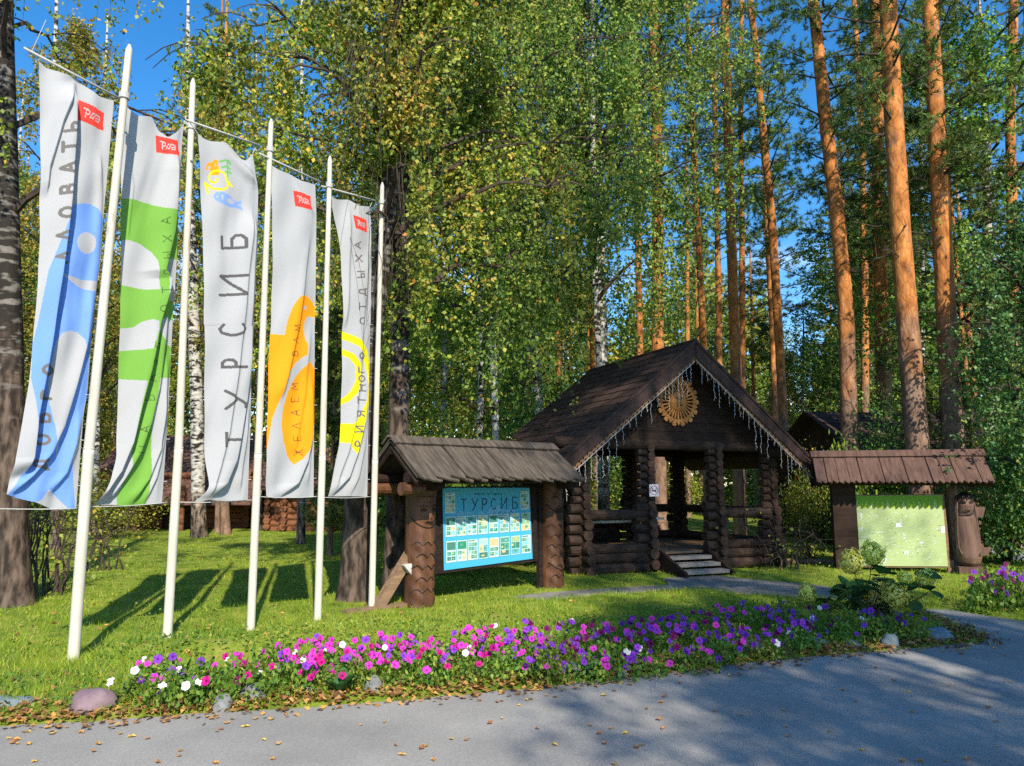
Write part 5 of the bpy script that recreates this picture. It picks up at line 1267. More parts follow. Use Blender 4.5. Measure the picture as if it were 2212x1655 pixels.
cabin('log_cabin', 8.6, 12.0, 17.8, 4.4, 2.4, 3.55, .45, .6, MAT['cabindark'], MAT['shingle'], 'dark log cabin with a brown shingle roof behind the map board', doors=((1.0, 1.9, 1.95),), wins=((2.5, 3.2, 1.1, 1.8),), rz=.12)
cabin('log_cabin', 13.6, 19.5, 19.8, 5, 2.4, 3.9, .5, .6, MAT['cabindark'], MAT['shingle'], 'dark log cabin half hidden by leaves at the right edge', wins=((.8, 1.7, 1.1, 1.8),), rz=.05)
# ------------------------------------------------------------------ trees
rt = np.random.default_rng(21)
def crown_obj(name, arr, mat, parent):
    V, Fc, t = arr; return obj(name, mesh_np(name, V, Fc, mat, t), parent)
PINES = []
for k, (H_, Rd, br) in enumerate(((10, 2.1, 40), (9, 1.8, 32), (11, 2.4, 44))):
    arr, mb = pine_crown(np.random.default_rng(100 + k), H_, Rd, br, 24, 26, blade=.15, wide=.019, dead=10)
    ln = mb.build('branches', MAT['twig']); me = ln.data; bpy.data.objects.remove(ln)
    PINES.append((mesh_np('crown', *arr[:2], MAT['needle'], arr[2]), me, H_))
BIRCH = []
for k, (H_, Rd, mt, st_) in enumerate(((13, 2.6, 'birchleaf', 1500), (12, 2.2, 'autumnleaf', 1300), (12, 2.7, 'darkleaf', 1600))):
    r_ = np.random.default_rng(200 + k)
    arr, mb = birch_crown(r_, lambda z: (0, 0), .0, H_, Rd, 24, st_, 1.7, .075, .085)
    ln = mb.build('branches', MAT['twig']); me = ln.data; bpy.data.objects.remove(ln)
    BIRCH.append((mesh_np('crown', *arr[:2], MAT[mt], arr[2]), me, H_))
def tree(name, cat, img, Y, w0, w1, bark, top, label, group=None, crown=None, cz=None, cs=1.0, flare=1.3, stretch=1.0, n=14, czs=None):
    Pt = polyline(img, Y, top); base = Pt[0].copy(); base[2] = 0
    k = Y / F * 1.0
    d = np.r_[0, np.cumsum(np.linalg.norm(np.diff(Pt, axis=0), axis=1))]
    zi = Pt[:, 2]; zl = A(*img[-1], Y)[2]
    rad = np.where(zi <= zl, np.interp(zi, [0, max(zl, .1)], [w0 * k / 2, w1 * k / 2]), np.interp(zi, [zl, max(zl + .1, zi[-1])], [w1 * k / 2, .03]))
    e = empty(name, tuple(base), 0, label, cat, group)
    me, Q = trunk_mesh('trunk', Pt - base, rad, MAT[bark], rt, n, flare); obj('trunk', me, e)
    if crown:
        cm, bm_, H_ = crown
        z = cz; zz = Q[:, 2]
        x = np.interp(z, zz, Q[:, 0]); y = np.interp(z, zz, Q[:, 1]); rz = rt.uniform(0, 6.28)
        for nm, me_ in (('crown', cm), ('branches', bm_)):
            o = obj(nm, me_, e); o.location = (x, y, z); o.rotation_euler = (0, 0, rz); o.scale = (cs, cs, cs * stretch)
    return e, Q
PGR = 'tall pines behind the gazebo'
def pine(img, Y, w0, w1, label, ci, cz, cs=1.0, top=20):
    return tree('pine_tree', 'pine', img, Y, w0, w1, 'pine', top, label, PGR, PINES[ci], cz, cs)
pine([(1999, 1212), (1983, 985), (1965, 750), (1945, 500), (1928, 200), (1918, 0)], 15.0, 50, 37, 'thick orange pine, left one of the pair rising behind the map board', 0, 8.8, .9)
pine([(2073, 1210), (2060, 980), (2045, 700), (2035, 500), (2022, 250), (2008, 0)], 15.6, 46, 34, 'thick orange pine, right one of the pair rising behind the map board', 1, 8.0, 1.1)
pine([(1842, 1200), (1834, 900), (1827, 660), (1805, 440), (1782, 250), (1757, 0)], 18.0, 38, 25, 'leaning orange pine beside the widest gap of blue sky', 2, 9.0, .8)
pine([(1916, 1180), (1910, 850), (1902, 600), (1896, 300), (1890, 0)], 20.0, 34, 24, 'shaded pine just left of the thick pair behind the map board', 1, 7.5, .9)
pine([(1870, 1150), (1868, 600), (1862, 300), (1845, 0)], 27, 18, 12, 'thin pine between the leaning pine and the thick pair', 0, 8.5, .95)
pine([(2192, 1150), (2186, 500), (2182, 240), (2190, 0)], 17, 24, 20, 'orange pine at the upper right edge among leaves', 2, 6.0, 1.1)
pine([(1706, 1165), (1690, 860), (1668, 480), (1650, 300), (1632, 100), (1620, 0)], 23, 21, 15, 'slightly leaning orange pine right of the gazebo ridge, in front of its twin', 0, 9.5, .9)
pine([(1680, 1150), (1672, 800), (1655, 420), (1640, 200)], 27, 15, 10, 'slim orange pine close behind the leaning one right of the gazebo ridge', 1, 10, .9)
pine([(1606, 1150), (1604, 830), (1603, 500), (1600, 260), (1602, 0)], 28, 14, 11, 'slim pinkish pine right of the brightest pine above the gazebo roof', 1, 10.5, .9)
pine([(1598, 1160), (1590, 800), (1581, 560), (1573, 300), (1568, 100), (1565, 0)], 21.5, 26, 18, 'brightest orange pine rising above the gazebo ridge', 2, 11.5, .75)
pine([(1556, 1150), (1553, 700), (1548, 400), (1542, 150)], 27, 15, 11, 'slim brown pine just left of the brightest pine', 0, 10.5, .85)
pine([(1530, 1150), (1520, 740), (1508, 500), (1495, 250), (1488, 100)], 25, 17, 12, 'orange pine directly above the gazebo ridge end', 1, 11, .8)
pine([(1428, 1160), (1421, 760), (1420, 500), (1418, 250), (1410, 0)], 20, 29, 23, 'broad grey barked pine above the left roof slope', 0, 12, .9)
pine([(1384, 1150), (1382, 700), (1379, 560), (1376, 300)], 25, 17, 13, 'orange pine left of the broad grey one above the roof', 2, 11, .9)
pine([(1292, 1160), (1283, 780), (1275, 500), (1260, 280), (1255, 100)], 24, 19, 14, 'orange pine farthest left above the gazebo roof', 1, 11, .9)
pine([(1487, 1150), (1485, 750), (1484, 450)], 35, 12, 9, 'thin distant pine seen between two orange pines over the ridge', 0, 12, .8)
pine([(1206, 1150), (1206, 750), (1200, 500)], 33, 11, 9, 'thin distant orange pine among birch leaves', 2, 12, .9)
pine([(488, 1157), (484, 1060), (480, 800)], 23.5, 19, 15, 'brown pine trunk standing before the small cabin, thicker of two', 1, 7.5, 1.0)
pine([(469, 1152), (471, 1060), (468, 800)], 24.5, 10, 9, 'slim brown trunk beside the thicker one before the cabins', 0, 9, .9)
BGR = 'birches in the wood'
def birch(img, Y, w0, w1, label, ci, cz, cs=1.0, top=18, bark='birch'):
    return tree('birch_tree', 'birch', img, Y, w0, w1, bark, top, label, BGR, BIRCH[ci], cz, cs)
birch([(1177, 1165), (1163, 860), (1150, 650), (1130, 480), (1112, 380), (1105, 250), (1100, 100)], 20.5, 23, 15, 'white birch trunk standing behind the left end of the gazebo roof', 0, 6.0, 1.0)
birch([(1305, 1160), (1302, 780), (1298, 640), (1295, 500)], 19.0, 27, 22, 'spotted birch beside the farthest left orange pine', 2, 7.5, 1.0)
birch([(1129, 1140), (1128, 860), (1126, 700)], 32, 8, 7, 'very thin white birch left of the gazebo roof', 1, 4.5, .95)
birch([(1993, 1130), (1992, 560), (1990, 280), (1992, 60)], 26, 11, 9, 'thin white birch between the pair of thick pines', 2, 10, .7)
birch([(430, 1160), (426, 900), (415, 600), (405, 300)], 22.5, 30, 20, 'stout spotted birch behind the gap between second and third banner', 1, 5.0, 1.0)
birch([(563, 1150), (560, 900), (552, 600)], 25.5, 9, 8, 'thin birch before the small red cabin', 1, 4.0, .85)
birch([(205, 1140), (208, 900), (214, 500)], 24, 17, 12, 'birch between the first and second flagpole', 1, 3.0, 1.0)
birch([(650, 1140), (655, 800), (650, 500)], 20, 17, 13, 'birch behind the orange bird banner', 0, 4.5, 1.0)
birch([(1030, 1150), (1040, 800), (1035, 400)], 18.5, 15, 11, 'leafy birch between notice board roof and gazebo roof', 2, 3.0, .9)
birch([(955, 1160), (960, 800), (958, 400)], 24, 16, 12, 'birch right of the two dark trunks', 0, 4.0, 1.0)
birch([(120, 1150), (118, 800), (112, 400)], 18, 17, 12, 'birch partly behind the blue fish banner', 1, 4.5, .9)
birch([(2140, 1180), (2138, 700), (2130, 300)], 17.5, 24, 18, 'dark leafy birch at right of the thick pair of pines', 2, 3.2, 1.0, 14)
birch([(1730, 1150), (1733, 900), (1736, 780)], 33, 8, 6, 'small yellowish birch under the gap of sky', 1, 1.5, .62, 9)
# hero trees near the flags: own crowns
def hero(name, cat, img, Y, w0, w1, bark, top, label, z0, z1, Rd, limbs, strands, slen, leafm, seed, leaf=.07, step=.06, flare=1.35, az=None, twigs=True, n=22, tmix=.6, ymin=None, tmean=.54, front=1.0):
    e, Q = tree(name, cat, img, Y, w0, w1, bark, top, label, flare=flare, n=n)
    ax = lambda z: (float(np.interp(z, Q[:, 2], Q[:, 0])), float(np.interp(z, Q[:, 2], Q[:, 1])))
    arr, mb = birch_crown(np.random.default_rng(seed), ax, z0, z1, Rd, limbs, strands, slen, step, leaf, .06, tmix, az, twigs, tmean, front)
    if ymin is not None:                                  # the crown keeps clear of the banners
        V, Fc, t = arr; q_ = V.reshape(-1, 4, 3)[:, 0] + np.array(e.location); k = (q_[:, 1] > ymin) | ((q_[:, 2] > 6.1) & (q_[:, 1] > 9.3)) | ((q_[:, 0] > -1.35) & (q_[:, 1] > 9.0)); V = V.reshape(-1, 4, 3)[k].reshape(-1, 3); arr = (V, np.arange(len(V)).reshape(-1, 4), t[k])
    crown_obj('crown', arr, MAT[leafm], e); mb.build('branches', MAT['twig'], e)
    return e
hero('birch_tree', 'birch', [(765, 1298), (772, 1100), (795, 800), (824, 560), (843, 430), (850, 300), (848, 150)], 10.3, 62, 28, 'oldbirch', 12, 'dark old birch trunk just left of the last flagpole', 4.7, 12.0, 3.0, 20, 1600, 2.2, 'birchleaf', 31, ymin=10.3, tmean=.5, front=.4)
hero('birch_tree', 'birch', [(853, 1288), (858, 1000), (866, 700), (872, 500), (871, 350), (868, 150), (880, 0)], 10.8, 46, 32, 'oldbirch', 12, 'old birch trunk directly behind the left end of the notice board', 4.2, 12.0, 3.0, 22, 1900, 2.4, 'birchleaf', 32, ymin=10.5, tmean=.5, front=.4)
hero('birch_tree', 'birch', [(32, 1308), (22, 1000), (18, 700), (14, 400), (8, 0)], 9.8, 66, 38, 'oldbirch', 11, 'big birch with rough brown foot at the left edge', 5.0, 11, 3.0, 11, 420, 1.5, 'birchleaf', 33, az=None)
hero('birch_tree', 'birch', [(1315, 1200), (1300, 900), (1285, 600), (1280, 300), (1280, 0)], 16.8, 14, 12, 'birch', 17, 'weeping birch whose leaves hang over the gazebo', 5.8, 16.5, 3.3, 28, 2500, 2.6, 'darkleaf', 34, leaf=.075, step=.07, n=14)
hero('birch_tree', 'birch', [(1075, 1200), (1070, 900), (1060, 600), (1040, 300), (1030, 0)], 14.5, 15, 14, 'birch', 15, 'weeping birch hanging between the old trunks and the gazebo', 4.2, 14.5, 3.2, 24, 2200, 2.6, 'darkleaf', 35, leaf=.07, step=.065, n=14)
hero('birch_tree', 'birch', [(2240, 1200), (2240, 900), (2235, 600), (2230, 300), (2220, 0)], 13.5, 26, 20, 'birch', 12, 'leafy birch draping down at the right edge', 1.4, 8.5, 1.5, 22, 1000, 2.0, 'blueleaf', 36, leaf=.07, step=.06, n=14)
# young pine beside the last banner
def young_pine(name, u, v, H_, Rd, seed, label, br=40):
    p = G(u, v); e = empty(name, tuple(p), 0, label, 'pine')
    arr, mb = pine_crown(np.random.default_rng(seed), H_, Rd, br, 26, 36, .15, z0=.5, wide=.018, dead=0)
    crown_obj('crown', arr, MAT['needle'], e); mb.build('branches', MAT['twig'], e)
    m = MB(); m.tube([(0, 0, -.05), (0, 0, H_)], [.07, .015], 10); m.build('trunk', MAT['pine'], e)
young_pine('young_pine', 712, 1205, 5.4, 1.5, 41, 'young bushy pine behind the last two banners')
young_pine('young_pine', 2120, 1200, 11, 2.4, 42, 'tall shaggy pine at the right of the thick pair', 60)
# farther trees filling the wood
rf_ = np.random.default_rng(77)
k = 0
while k < 46:
    Y = rf_.uniform(27, 52); u = rf_.uniform(-150, 2350)
    if 1560 < u < 1850 and rf_.random() < .8: continue
    if 190 < u < 720 and Y < 32: continue
    k += 1; top = rf_.uniform(14, 19)
    x = (u - CX) / F * Y
    isp = rf_.random() < (.55 if u > 1150 else .2)
    e = empty('pine_tree' if isp else 'birch_tree', (x, Y, 0), 0, 'distant slender pine deep in the wood' if isp else 'distant slender birch deep in the wood', 'pine' if isp else 'birch', 'distant pines in the wood' if isp else 'distant birches in the wood')
    ln = rf_.normal() * .5
    me, Q = trunk_mesh('trunk', [(0, 0, -.1), (ln * .3, 0, top * .4), (ln, 0, top)], [.16, .11, .03], MAT['pine' if isp else 'birch'], rt, 9, 1.2); obj('trunk', me, e)
    c = (PINES if isp else BIRCH)[rf_.integers(0, 3)]; z = top - c[2] * (1.0 if isp else 1.0); cs = rf_.uniform(.9, 1.25)
    z = max(z - 1.5, 1.6)
    rz = rf_.uniform(0, 6.28)
    for nm, me_ in (('crown', c[0]), ('branches', c[1])):
        o = obj(nm, me_, e); o.location = (ln * z / top, 0, z); o.rotation_euler = (0, 0, rz); o.scale = (cs * 1.15, cs * 1.15, cs)
# small trees standing under the gap of sky
for u, Y, cs, ci in ((1700, 36, .62, 1), (1765, 38, .66, 0), (1600, 40, .68, 1), (1820, 34, .6, 2), (1660, 44, .72, 0), (1530, 42, .72, 1)):
    x = (u - CX) / F * Y
    e = empty('young_birch', (x, Y, 0), 0, 'young birch with pale leaves low under the gap of sky', 'birch', 'young birches under the gap of sky')
    m = MB(); m.tube([(0, 0, -.05), (.1, 0, 8)], [.07, .02], 8); m.build('trunk', MAT['birch'], e)
    for nm, me_ in (('crown', BIRCH[ci][0]), ('branches', BIRCH[ci][1])):
        o = obj(nm, me_, e); o.location = (0, 0, .4); o.scale = (cs * 1.1, cs * 1.1, cs)
# trees behind the camera whose shade falls on the road, the bed and the gazebo
for x, y, cz, cs, ci in ((6.7, -5.2, 3.4, 0.95, 2), (9.4, -3.4, 2.0, 0.66, 0), (6.9, -9.4, 6.6, 0.95, 2), (9.6, -8.6, 7.0, 1.00, 1), (12.9, -7.0, 4.2, 0.85, 2), (12.8, -1.2, 2.0, 0.70, 0), (8.6, -6.4, 3.6, 0.90, 2), (5.6, -7.4, 5.6, 0.75, 0), (11.0, -4.6, 2.8, 0.75, 2), (6.6, -2.6, 11.2, 0.85, 2), (8.7, -3.4, 11.6, 0.85, 0), (7.4, -5.6, 14.5, 0.90, 2)):
    e = empty('birch_tree', (x, y, 0), 0, 'birch on the near side of the road, throwing shade over it', 'birch', 'birches on the near side of the road')
    me, Q = trunk_mesh('trunk', [(0, 0, -.1), (0, 0, 6), (.2, 0, cz + 10)], [.17, .12, .03], MAT['birch'], rt, 10); obj('trunk', me, e)
    for nm, me_ in (('crown', BIRCH[ci][0]), ('branches', BIRCH[ci][1])):
        o = obj(nm, me_, e); o.location = (0, 0, cz); o.scale = (cs * 1.0, cs * 1.0, cs); o.rotation_euler = (0, 0, x * 3)

# ------------------------------------------------------------------ bushes and undergrowth
def bush_mesh(seed, w, hgt, n, leaf, mat, clump=26, zb=.15):
    r = np.random.default_rng(seed)
    c = r.normal(size=(clump, 3)); c = unit(c) * r.random((clump, 1)) ** .45 * (w / 2, w / 2, hgt / 2); c[:, 2] += hgt / 2 + zb * .5
    ids = r.integers(0, clump, n); pos = c[ids] + r.normal(size=(n, 3)) * (w * .12, w * .12, hgt * .10)
    pos[:, 2] = np.maximum(pos[:, 2], .05)
    V, Fc = leaf_quads(pos, leaf * r.uniform(.6, 1.3, n), r, droop=.35, spread=.9)
    tint = np.clip(.45 + r.normal(size=clump)[ids] * .16 + r.normal(size=n) * .16, 0, 1)
    mb = MB()
    for k in range(clump):
        mb.tube([(r.normal() * .05, r.normal() * .05, -.03), tuple(c[k] * (.5, .5, .6)), tuple(c[k])], [.014, .009, .004], 4, cap=False)
    b = mb.build('stems', MAT['twig']); bm_ = b.data; bpy.data.objects.remove(b)
    return mesh_np('foliage', V, Fc, MAT[mat], tint), bm_
BUSH = [bush_mesh(300, 2.6, 2.6, 5200, .075, 'birchleaf'), bush_mesh(301, 2.4, 2.2, 4200, .08, 'autumnleaf'), bush_mesh(302, 2.8, 3.0, 5600, .075, 'darkleaf'), bush_mesh(303, 1.8, 1.6, 1500, .085, 'weed', 20)]
def bush(u, Y, k, sx, sz, label, group=None, z=0):
    e = empty('bush', ((u - CX) / F * Y, Y, z), 0, label, 'bush', group); rz = rt.uniform(0, 6.28)
    for nm, me in zip(('foliage', 'stems'), BUSH[k]):
        o = obj(nm, me, e); o.scale = (sx, sx, sz); o.rotation_euler = (0, 0, rz)
bush(960, 13.2, 3, 1.35, 1.5, 'bright yellow-green bush behind the notice board roof')
bush(1030, 15.5, 0, 1.0, 1.25, 'green bush between notice board and gazebo')
bush(1822, 15.3, 3, .55, 1.55, 'small bright bush peeping over the map board roof')
bush(1735, 15.3, 0, .45, .85, 'loose green bush beside the right corner of the gazebo')
bush(2155, 15.2, 2, .85, 1.1, 'dense green bush behind the carved figure')
bush(2215, 14.5, 2, .8, .9, 'dense green bush at the right edge')
bush(250, 22, 1, 1.1, .8, 'yellowing bush before the low cabin')
bush(1930, 16.8, 2, .8, 1.1, 'dark green bush between the thick pines and the cabin')
k = 0
while k < 44:
    Y = rf_.uniform(19, 42); u = rf_.uniform(-100, 2320)
    if Y < 29 and 150 < u < 760: continue
    if Y < 22.5 and 1220 < u < 2300: continue
    k += 1
    bush(u, Y, int(rf_.choice([0, 1, 2, 2])), rf_.uniform(.9, 1.5), rf_.uniform(.8, 1.6), 'leafy undergrowth bush in the shade of the wood', 'undergrowth bushes in the wood')
# bare twiggy shrub at the left edge
def bare_shrub(u, v, label, seed, n=16, H_=2.0, leaves=170):
    p = G(u, v); e = empty('bare_shrub', tuple(p), 0, label, 'shrub'); r = np.random.default_rng(seed); mb = MB(); pts = []
    for k in range(n):
        a = r.uniform(0, 6.28); sp_ = r.uniform(.1, .75); h_ = H_ * r.uniform(.45, 1)
        d = np.array((math.cos(a), math.sin(a), 0)); o = np.array((r.normal() * .22, r.normal() * .12, -.03))
        C = curve3(o, o + np.array((0, 0, h_ * .7)) + d * sp_ * .2, o + d * sp_ + np.array((0, 0, h_)), 8); C[1:] += r.normal(size=(7, 3)) * .03
        mb.tube(C, list(np.linspace(.018, .004, 8)), 5, cap=False)
        for s in range(7):
            q = C[r.integers(2, 8)]; e2 = q + r.normal(size=3) * (.28, .28, .14) + (0, 0, -.05)
            mb.tube([q, (q + e2) / 2 + r.normal(size=3) * .04, e2], [.006, .004, .002], 3, cap=False); pts.append(e2); pts.append((q + e2) / 2)
    mb.build('branches', MAT['twig'], e)
    pts = np.array(pts); ps = pts[r.integers(0, len(pts), leaves)] + r.normal(size=(leaves, 3)) * .06; ps[:, 2] = np.maximum(ps[:, 2], .05)
    V, Fc = leaf_quads(ps, r.uniform(.05, .09, leaves), r); crown_obj('foliage', (V, Fc, np.clip(.65 + r.normal(size=leaves) * .15, 0, .9)), MAT['birchleaf'], e)
bare_shrub(95, 1290, 'bare twiggy shrub with a few leaves beside the big left birch', 51, 22, 1.9)
bare_shrub(225, 1240, 'thin bare shrub behind the first flagpole', 52, 10, 1.6, 90)
bare_shrub(1715, 1235, 'dead twigs at the right corner of the gazebo', 53, 9, 1.2, 60)
# far wood
nW = 170000; ang_ = rf_.uniform(R(-52), R(52), nW); rad_ = rf_.uniform(50, 66, nW)
x = rad_ * np.sin(ang_); y = rad_ * np.cos(ang_)
hmax = 10 + 2.6 * np.sin(ang_ * 31) + 1.8 * np.sin(ang_ * 77 + 1) + np.where((ang_ < R(19.5)) | (ang_ > R(25)), 6, 0)
zz = hmax * rf_.random(nW) ** .8
V, Fc = leaf_quads(np.c_[x, y, zz], rf_.uniform(.25, .5, nW), rf_)
tag(obj('far_wood', mesh_np('far_wood', V, Fc, MAT['birchleaf'], np.clip(.5 + .2 * np.sin(ang_ * 60 + zz * .6) + rf_.normal(size=nW) * .15, 0, .9))), 'far edge of the wood closing the view between the trunks', 'wood', kind='stuff')

# ------------------------------------------------------------------ flower bed
def bloom_mesh(col, throat, seed, s=.033):
    r = np.random.default_rng(seed); n = 30; vs = [(0, 0, -.012)]; cs = []
    for ring, rr_ in ((1, .22), (2, .6), (3, 1.0)):
        for k in range(n):
            a = 2 * math.pi * k / n; lob = 1 - .15 * (1 - abs(math.cos(a * 2.5))) ** 1.5 if ring == 3 else 1
            vs.append((math.cos(a) * s * rr_ * lob, math.sin(a) * s * rr_ * lob, (-.006, .002, .001 + .006 * math.sin(a * 5 + seed))[ring - 1] + r.normal() * .0008))
    fs = []; cl = []
    for k in range(n): fs.append((0, 1 + k, 1 + (k + 1) % n)); cl.append(throat)
    for g in (0, 1):
        for k in range(n): a, b = 1 + g * n, 1 + (g + 1) * n; fs.append((a + k, b + k, b + (k + 1) % n, a + (k + 1) % n)); f = .8 if k % 6 == 0 else 1.0; cl.append(tuple(c * f for c in col))
    me = bpy.data.meshes.new('bloom'); me.from_pydata(vs, [], fs); me.materials.append(MAT['petal'])
    a = me.attributes.new('Col', 'FLOAT_COLOR', 'FACE'); a.data.foreach_set('color', np.c_[np.array(cl), np.ones(len(cl))].astype(np.float32).ravel())
    me.polygons.foreach_set('use_smooth', [True] * len(fs)); return me
FCOL = {'pink': ((.62, .045, .50), (.25, .01, .18)), 'magenta': ((.50, .006, .22), (.12, 0, .05)), 'violet': ((.26, .045, .55), (.08, .01, .2)), 'purple': ((.19, .035, .42), (.04, .005, .1)), 'white': ((.80, .80, .76), (.5, .55, .25)), 'wine': ((.16, .004, .09), (.03, 0, .02))}
BLOOM = {c: [bloom_mesh(*FCOL[c], k) for k in range(3)] for c in FCOL}
def petunia_foliage(seed):
    r = np.random.default_rng(seed); n = 330
    a = r.uniform(0, 6.28, n); rad = .20 * np.sqrt(r.random(n)); zz = r.uniform(.01, .20, n) * (1 - (rad / .24) ** 2)
    pos = np.c_[rad * np.cos(a), rad * np.sin(a), zz + .01]
    V, Fc = leaf_quads(pos, r.uniform(.025, .048, n), r, droop=-.35, spread=.85, wid=.62)
    return mesh_np('foliage', V, Fc, MAT['weed'], np.clip(.5 + r.normal(size=n) * .2, 0, .95))
PF = [petunia_foliage(400 + k) for k in range(5)]
rp_ = np.random.default_rng(5)
FRONT = [(290, 1482), (400, 1498), (600, 1472), (800, 1460), (1000, 1452), (1200, 1445), (1400, 1425), (1600, 1405), (1750, 1380), (1850, 1365), (1990, 1355)]
BACKE = [(290, 1449), (400, 1446), (600, 1426), (800, 1402), (1000, 1390), (1200, 1376), (1400, 1358), (1600, 1340), (1750, 1336), (1850, 1346), (1990, 1358)]
nP = 64
for k in range(nP):
    f = (k + rp_.random()) / nP; u = 285 + 1695 * f
    row = (k % 3) / 2 * .85 + rp_.random() * .15
    v = np.interp(u, *zip(*FRONT)) * (1 - row) + np.interp(u, *zip(*BACKE)) * row + 8
    p = G(u, v, .10); p[2] = ground_h(np.array([p[:2]]))[0]
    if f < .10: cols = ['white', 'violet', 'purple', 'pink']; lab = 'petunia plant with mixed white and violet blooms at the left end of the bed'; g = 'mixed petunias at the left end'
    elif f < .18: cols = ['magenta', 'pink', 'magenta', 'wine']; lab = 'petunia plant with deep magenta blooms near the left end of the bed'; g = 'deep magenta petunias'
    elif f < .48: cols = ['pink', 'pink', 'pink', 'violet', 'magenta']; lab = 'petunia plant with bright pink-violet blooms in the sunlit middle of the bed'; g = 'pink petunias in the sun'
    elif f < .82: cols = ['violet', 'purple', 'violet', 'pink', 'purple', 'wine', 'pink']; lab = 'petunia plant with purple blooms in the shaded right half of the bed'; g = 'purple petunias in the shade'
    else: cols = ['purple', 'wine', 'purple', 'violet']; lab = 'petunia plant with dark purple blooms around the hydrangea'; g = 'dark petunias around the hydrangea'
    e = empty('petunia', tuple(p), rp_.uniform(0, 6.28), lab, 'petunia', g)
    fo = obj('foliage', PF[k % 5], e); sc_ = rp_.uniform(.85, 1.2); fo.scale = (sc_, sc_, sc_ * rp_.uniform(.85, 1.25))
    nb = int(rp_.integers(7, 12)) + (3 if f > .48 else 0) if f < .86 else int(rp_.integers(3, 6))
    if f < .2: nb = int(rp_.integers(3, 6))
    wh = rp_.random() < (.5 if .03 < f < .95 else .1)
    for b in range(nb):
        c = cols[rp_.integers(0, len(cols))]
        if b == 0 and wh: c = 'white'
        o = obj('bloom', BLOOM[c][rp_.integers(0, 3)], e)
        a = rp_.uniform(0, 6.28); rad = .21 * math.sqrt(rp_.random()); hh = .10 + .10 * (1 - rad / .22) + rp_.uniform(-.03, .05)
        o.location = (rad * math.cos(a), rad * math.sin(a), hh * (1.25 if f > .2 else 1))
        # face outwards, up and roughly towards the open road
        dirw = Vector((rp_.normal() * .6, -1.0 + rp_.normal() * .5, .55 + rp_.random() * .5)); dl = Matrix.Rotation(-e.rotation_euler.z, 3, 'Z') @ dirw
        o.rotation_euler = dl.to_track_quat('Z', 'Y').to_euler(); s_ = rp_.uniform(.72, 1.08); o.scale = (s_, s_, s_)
# petunias at the far right corner
for k in range(9):
    p = G(2140 + (k % 5) * 24, 1325 - (k // 5) * 22 - (k % 2) * 8); e = empty('petunia', tuple(p), rp_.uniform(0, 6.28), 'petunia plant with dark purple blooms at the far right edge', 'petunia', 'dark petunias at the right edge')
    fo = obj('foliage', PF[k % 5], e); fo.scale = (1.35, 1.35, 2.2)
    for b in range(5):
        o = obj('bloom', BLOOM['wine' if b % 2 else 'purple'][b % 3], e); a = rp_.uniform(0, 6.28); o.location = (.2 * math.cos(a), .2 * math.sin(a), rp_.uniform(.25, .48))
        dl = Matrix.Rotation(-e.rotation_euler.z, 3, 'Z') @ Vector((rp_.normal() * .5, -1, .5)); o.rotation_euler = dl.to_track_quat('Z', 'Y').to_euler(); o.scale = (1.25,) * 3
# hydrangea
HP = G(1872, 1350); hy = empty('hydrangea', (HP[0], HP[1], .05), 0, 'hydrangea bush with round pale green flower heads at the right end of the bed', 'hydrangea')
def head_mesh(seed):
    r = np.random.default_rng(seed); n = 420; d = unit(r.normal(size=(n, 3))); lum = 1 + .13 * np.sin(d[:, :1] * 5 + seed) * np.sin(d[:, 2:] * 6 + seed * 2) + .08 * np.sin(d[:, 1:2] * 9 + seed); pos = d * (.095, .09, .105) * r.uniform(.72, 1.06, (n, 1)) * lum
    s = r.uniform(.018, .028, n); t1 = unit(np.cross(d, r.normal(size=(n, 3)))); t2 = np.cross(d, t1); s = s[:, None]; dd = d * .006
    V = np.stack([pos - t1 * s * .6, pos - t2 * s * .6 + dd, pos + t1 * s * .6, pos + t2 * s * .6 + dd], 1).reshape(-1, 3)
    return mesh_np('flower_head', V, np.arange(n * 4).reshape(n, 4), MAT['hydra'], np.clip(.5 + .3 * d[:, 2] * 0 + r.normal(size=n) * .22, 0, 1))
HM = [head_mesh(500 + k) for k in range(3)]
HEADS = [(1840, 1213, 24), (1885, 1196, 25), (1890, 1284, 27), (1935, 1288, 26), (1940, 1312, 21), (1745, 1283, 20), (2000, 1250, 19), (1955, 1250, 15)]
mb = MB()
for k, (u, v, pr) in enumerate(HEADS):
    q = A(u, v, HP[1] + (k % 3 - 1) * .12) - np.array((HP[0], HP[1], .05)); o = obj('flower_head', HM[k % 3], hy); o.location = q; s_ = pr / F * HP[1] / .10; o.scale = (s_, s_, s_ * 1.05); o.rotation_euler = (rp_.normal() * .2, rp_.normal() * .2, k)
    m = MB(); m.tube([(rp_.normal() * .06, rp_.normal() * .06, -.05), tuple(q * (.5, .5, .55)), tuple(q)], [.008, .006, .004], 6); m.build('stem', MAT['twig'], hy)
LV = [(1900, 1232, 30), (1985, 1226, 26), (1880, 1262, 34), (1845, 1245, 30), (1818, 1262, 28), (1860, 1290, 32), (1915, 1256, 30), (1800, 1290, 24), (1870, 1310, 30), (1960, 1268, 24), (1830, 1300, 26), (1905, 1300, 26), (1975, 1290, 22), (1850, 1325, 26), (1790, 1310, 24), (1925, 1330, 26), (1838, 1272, 28), (1893, 1245, 26), (2010, 1268, 20), (1770, 1298, 20)]
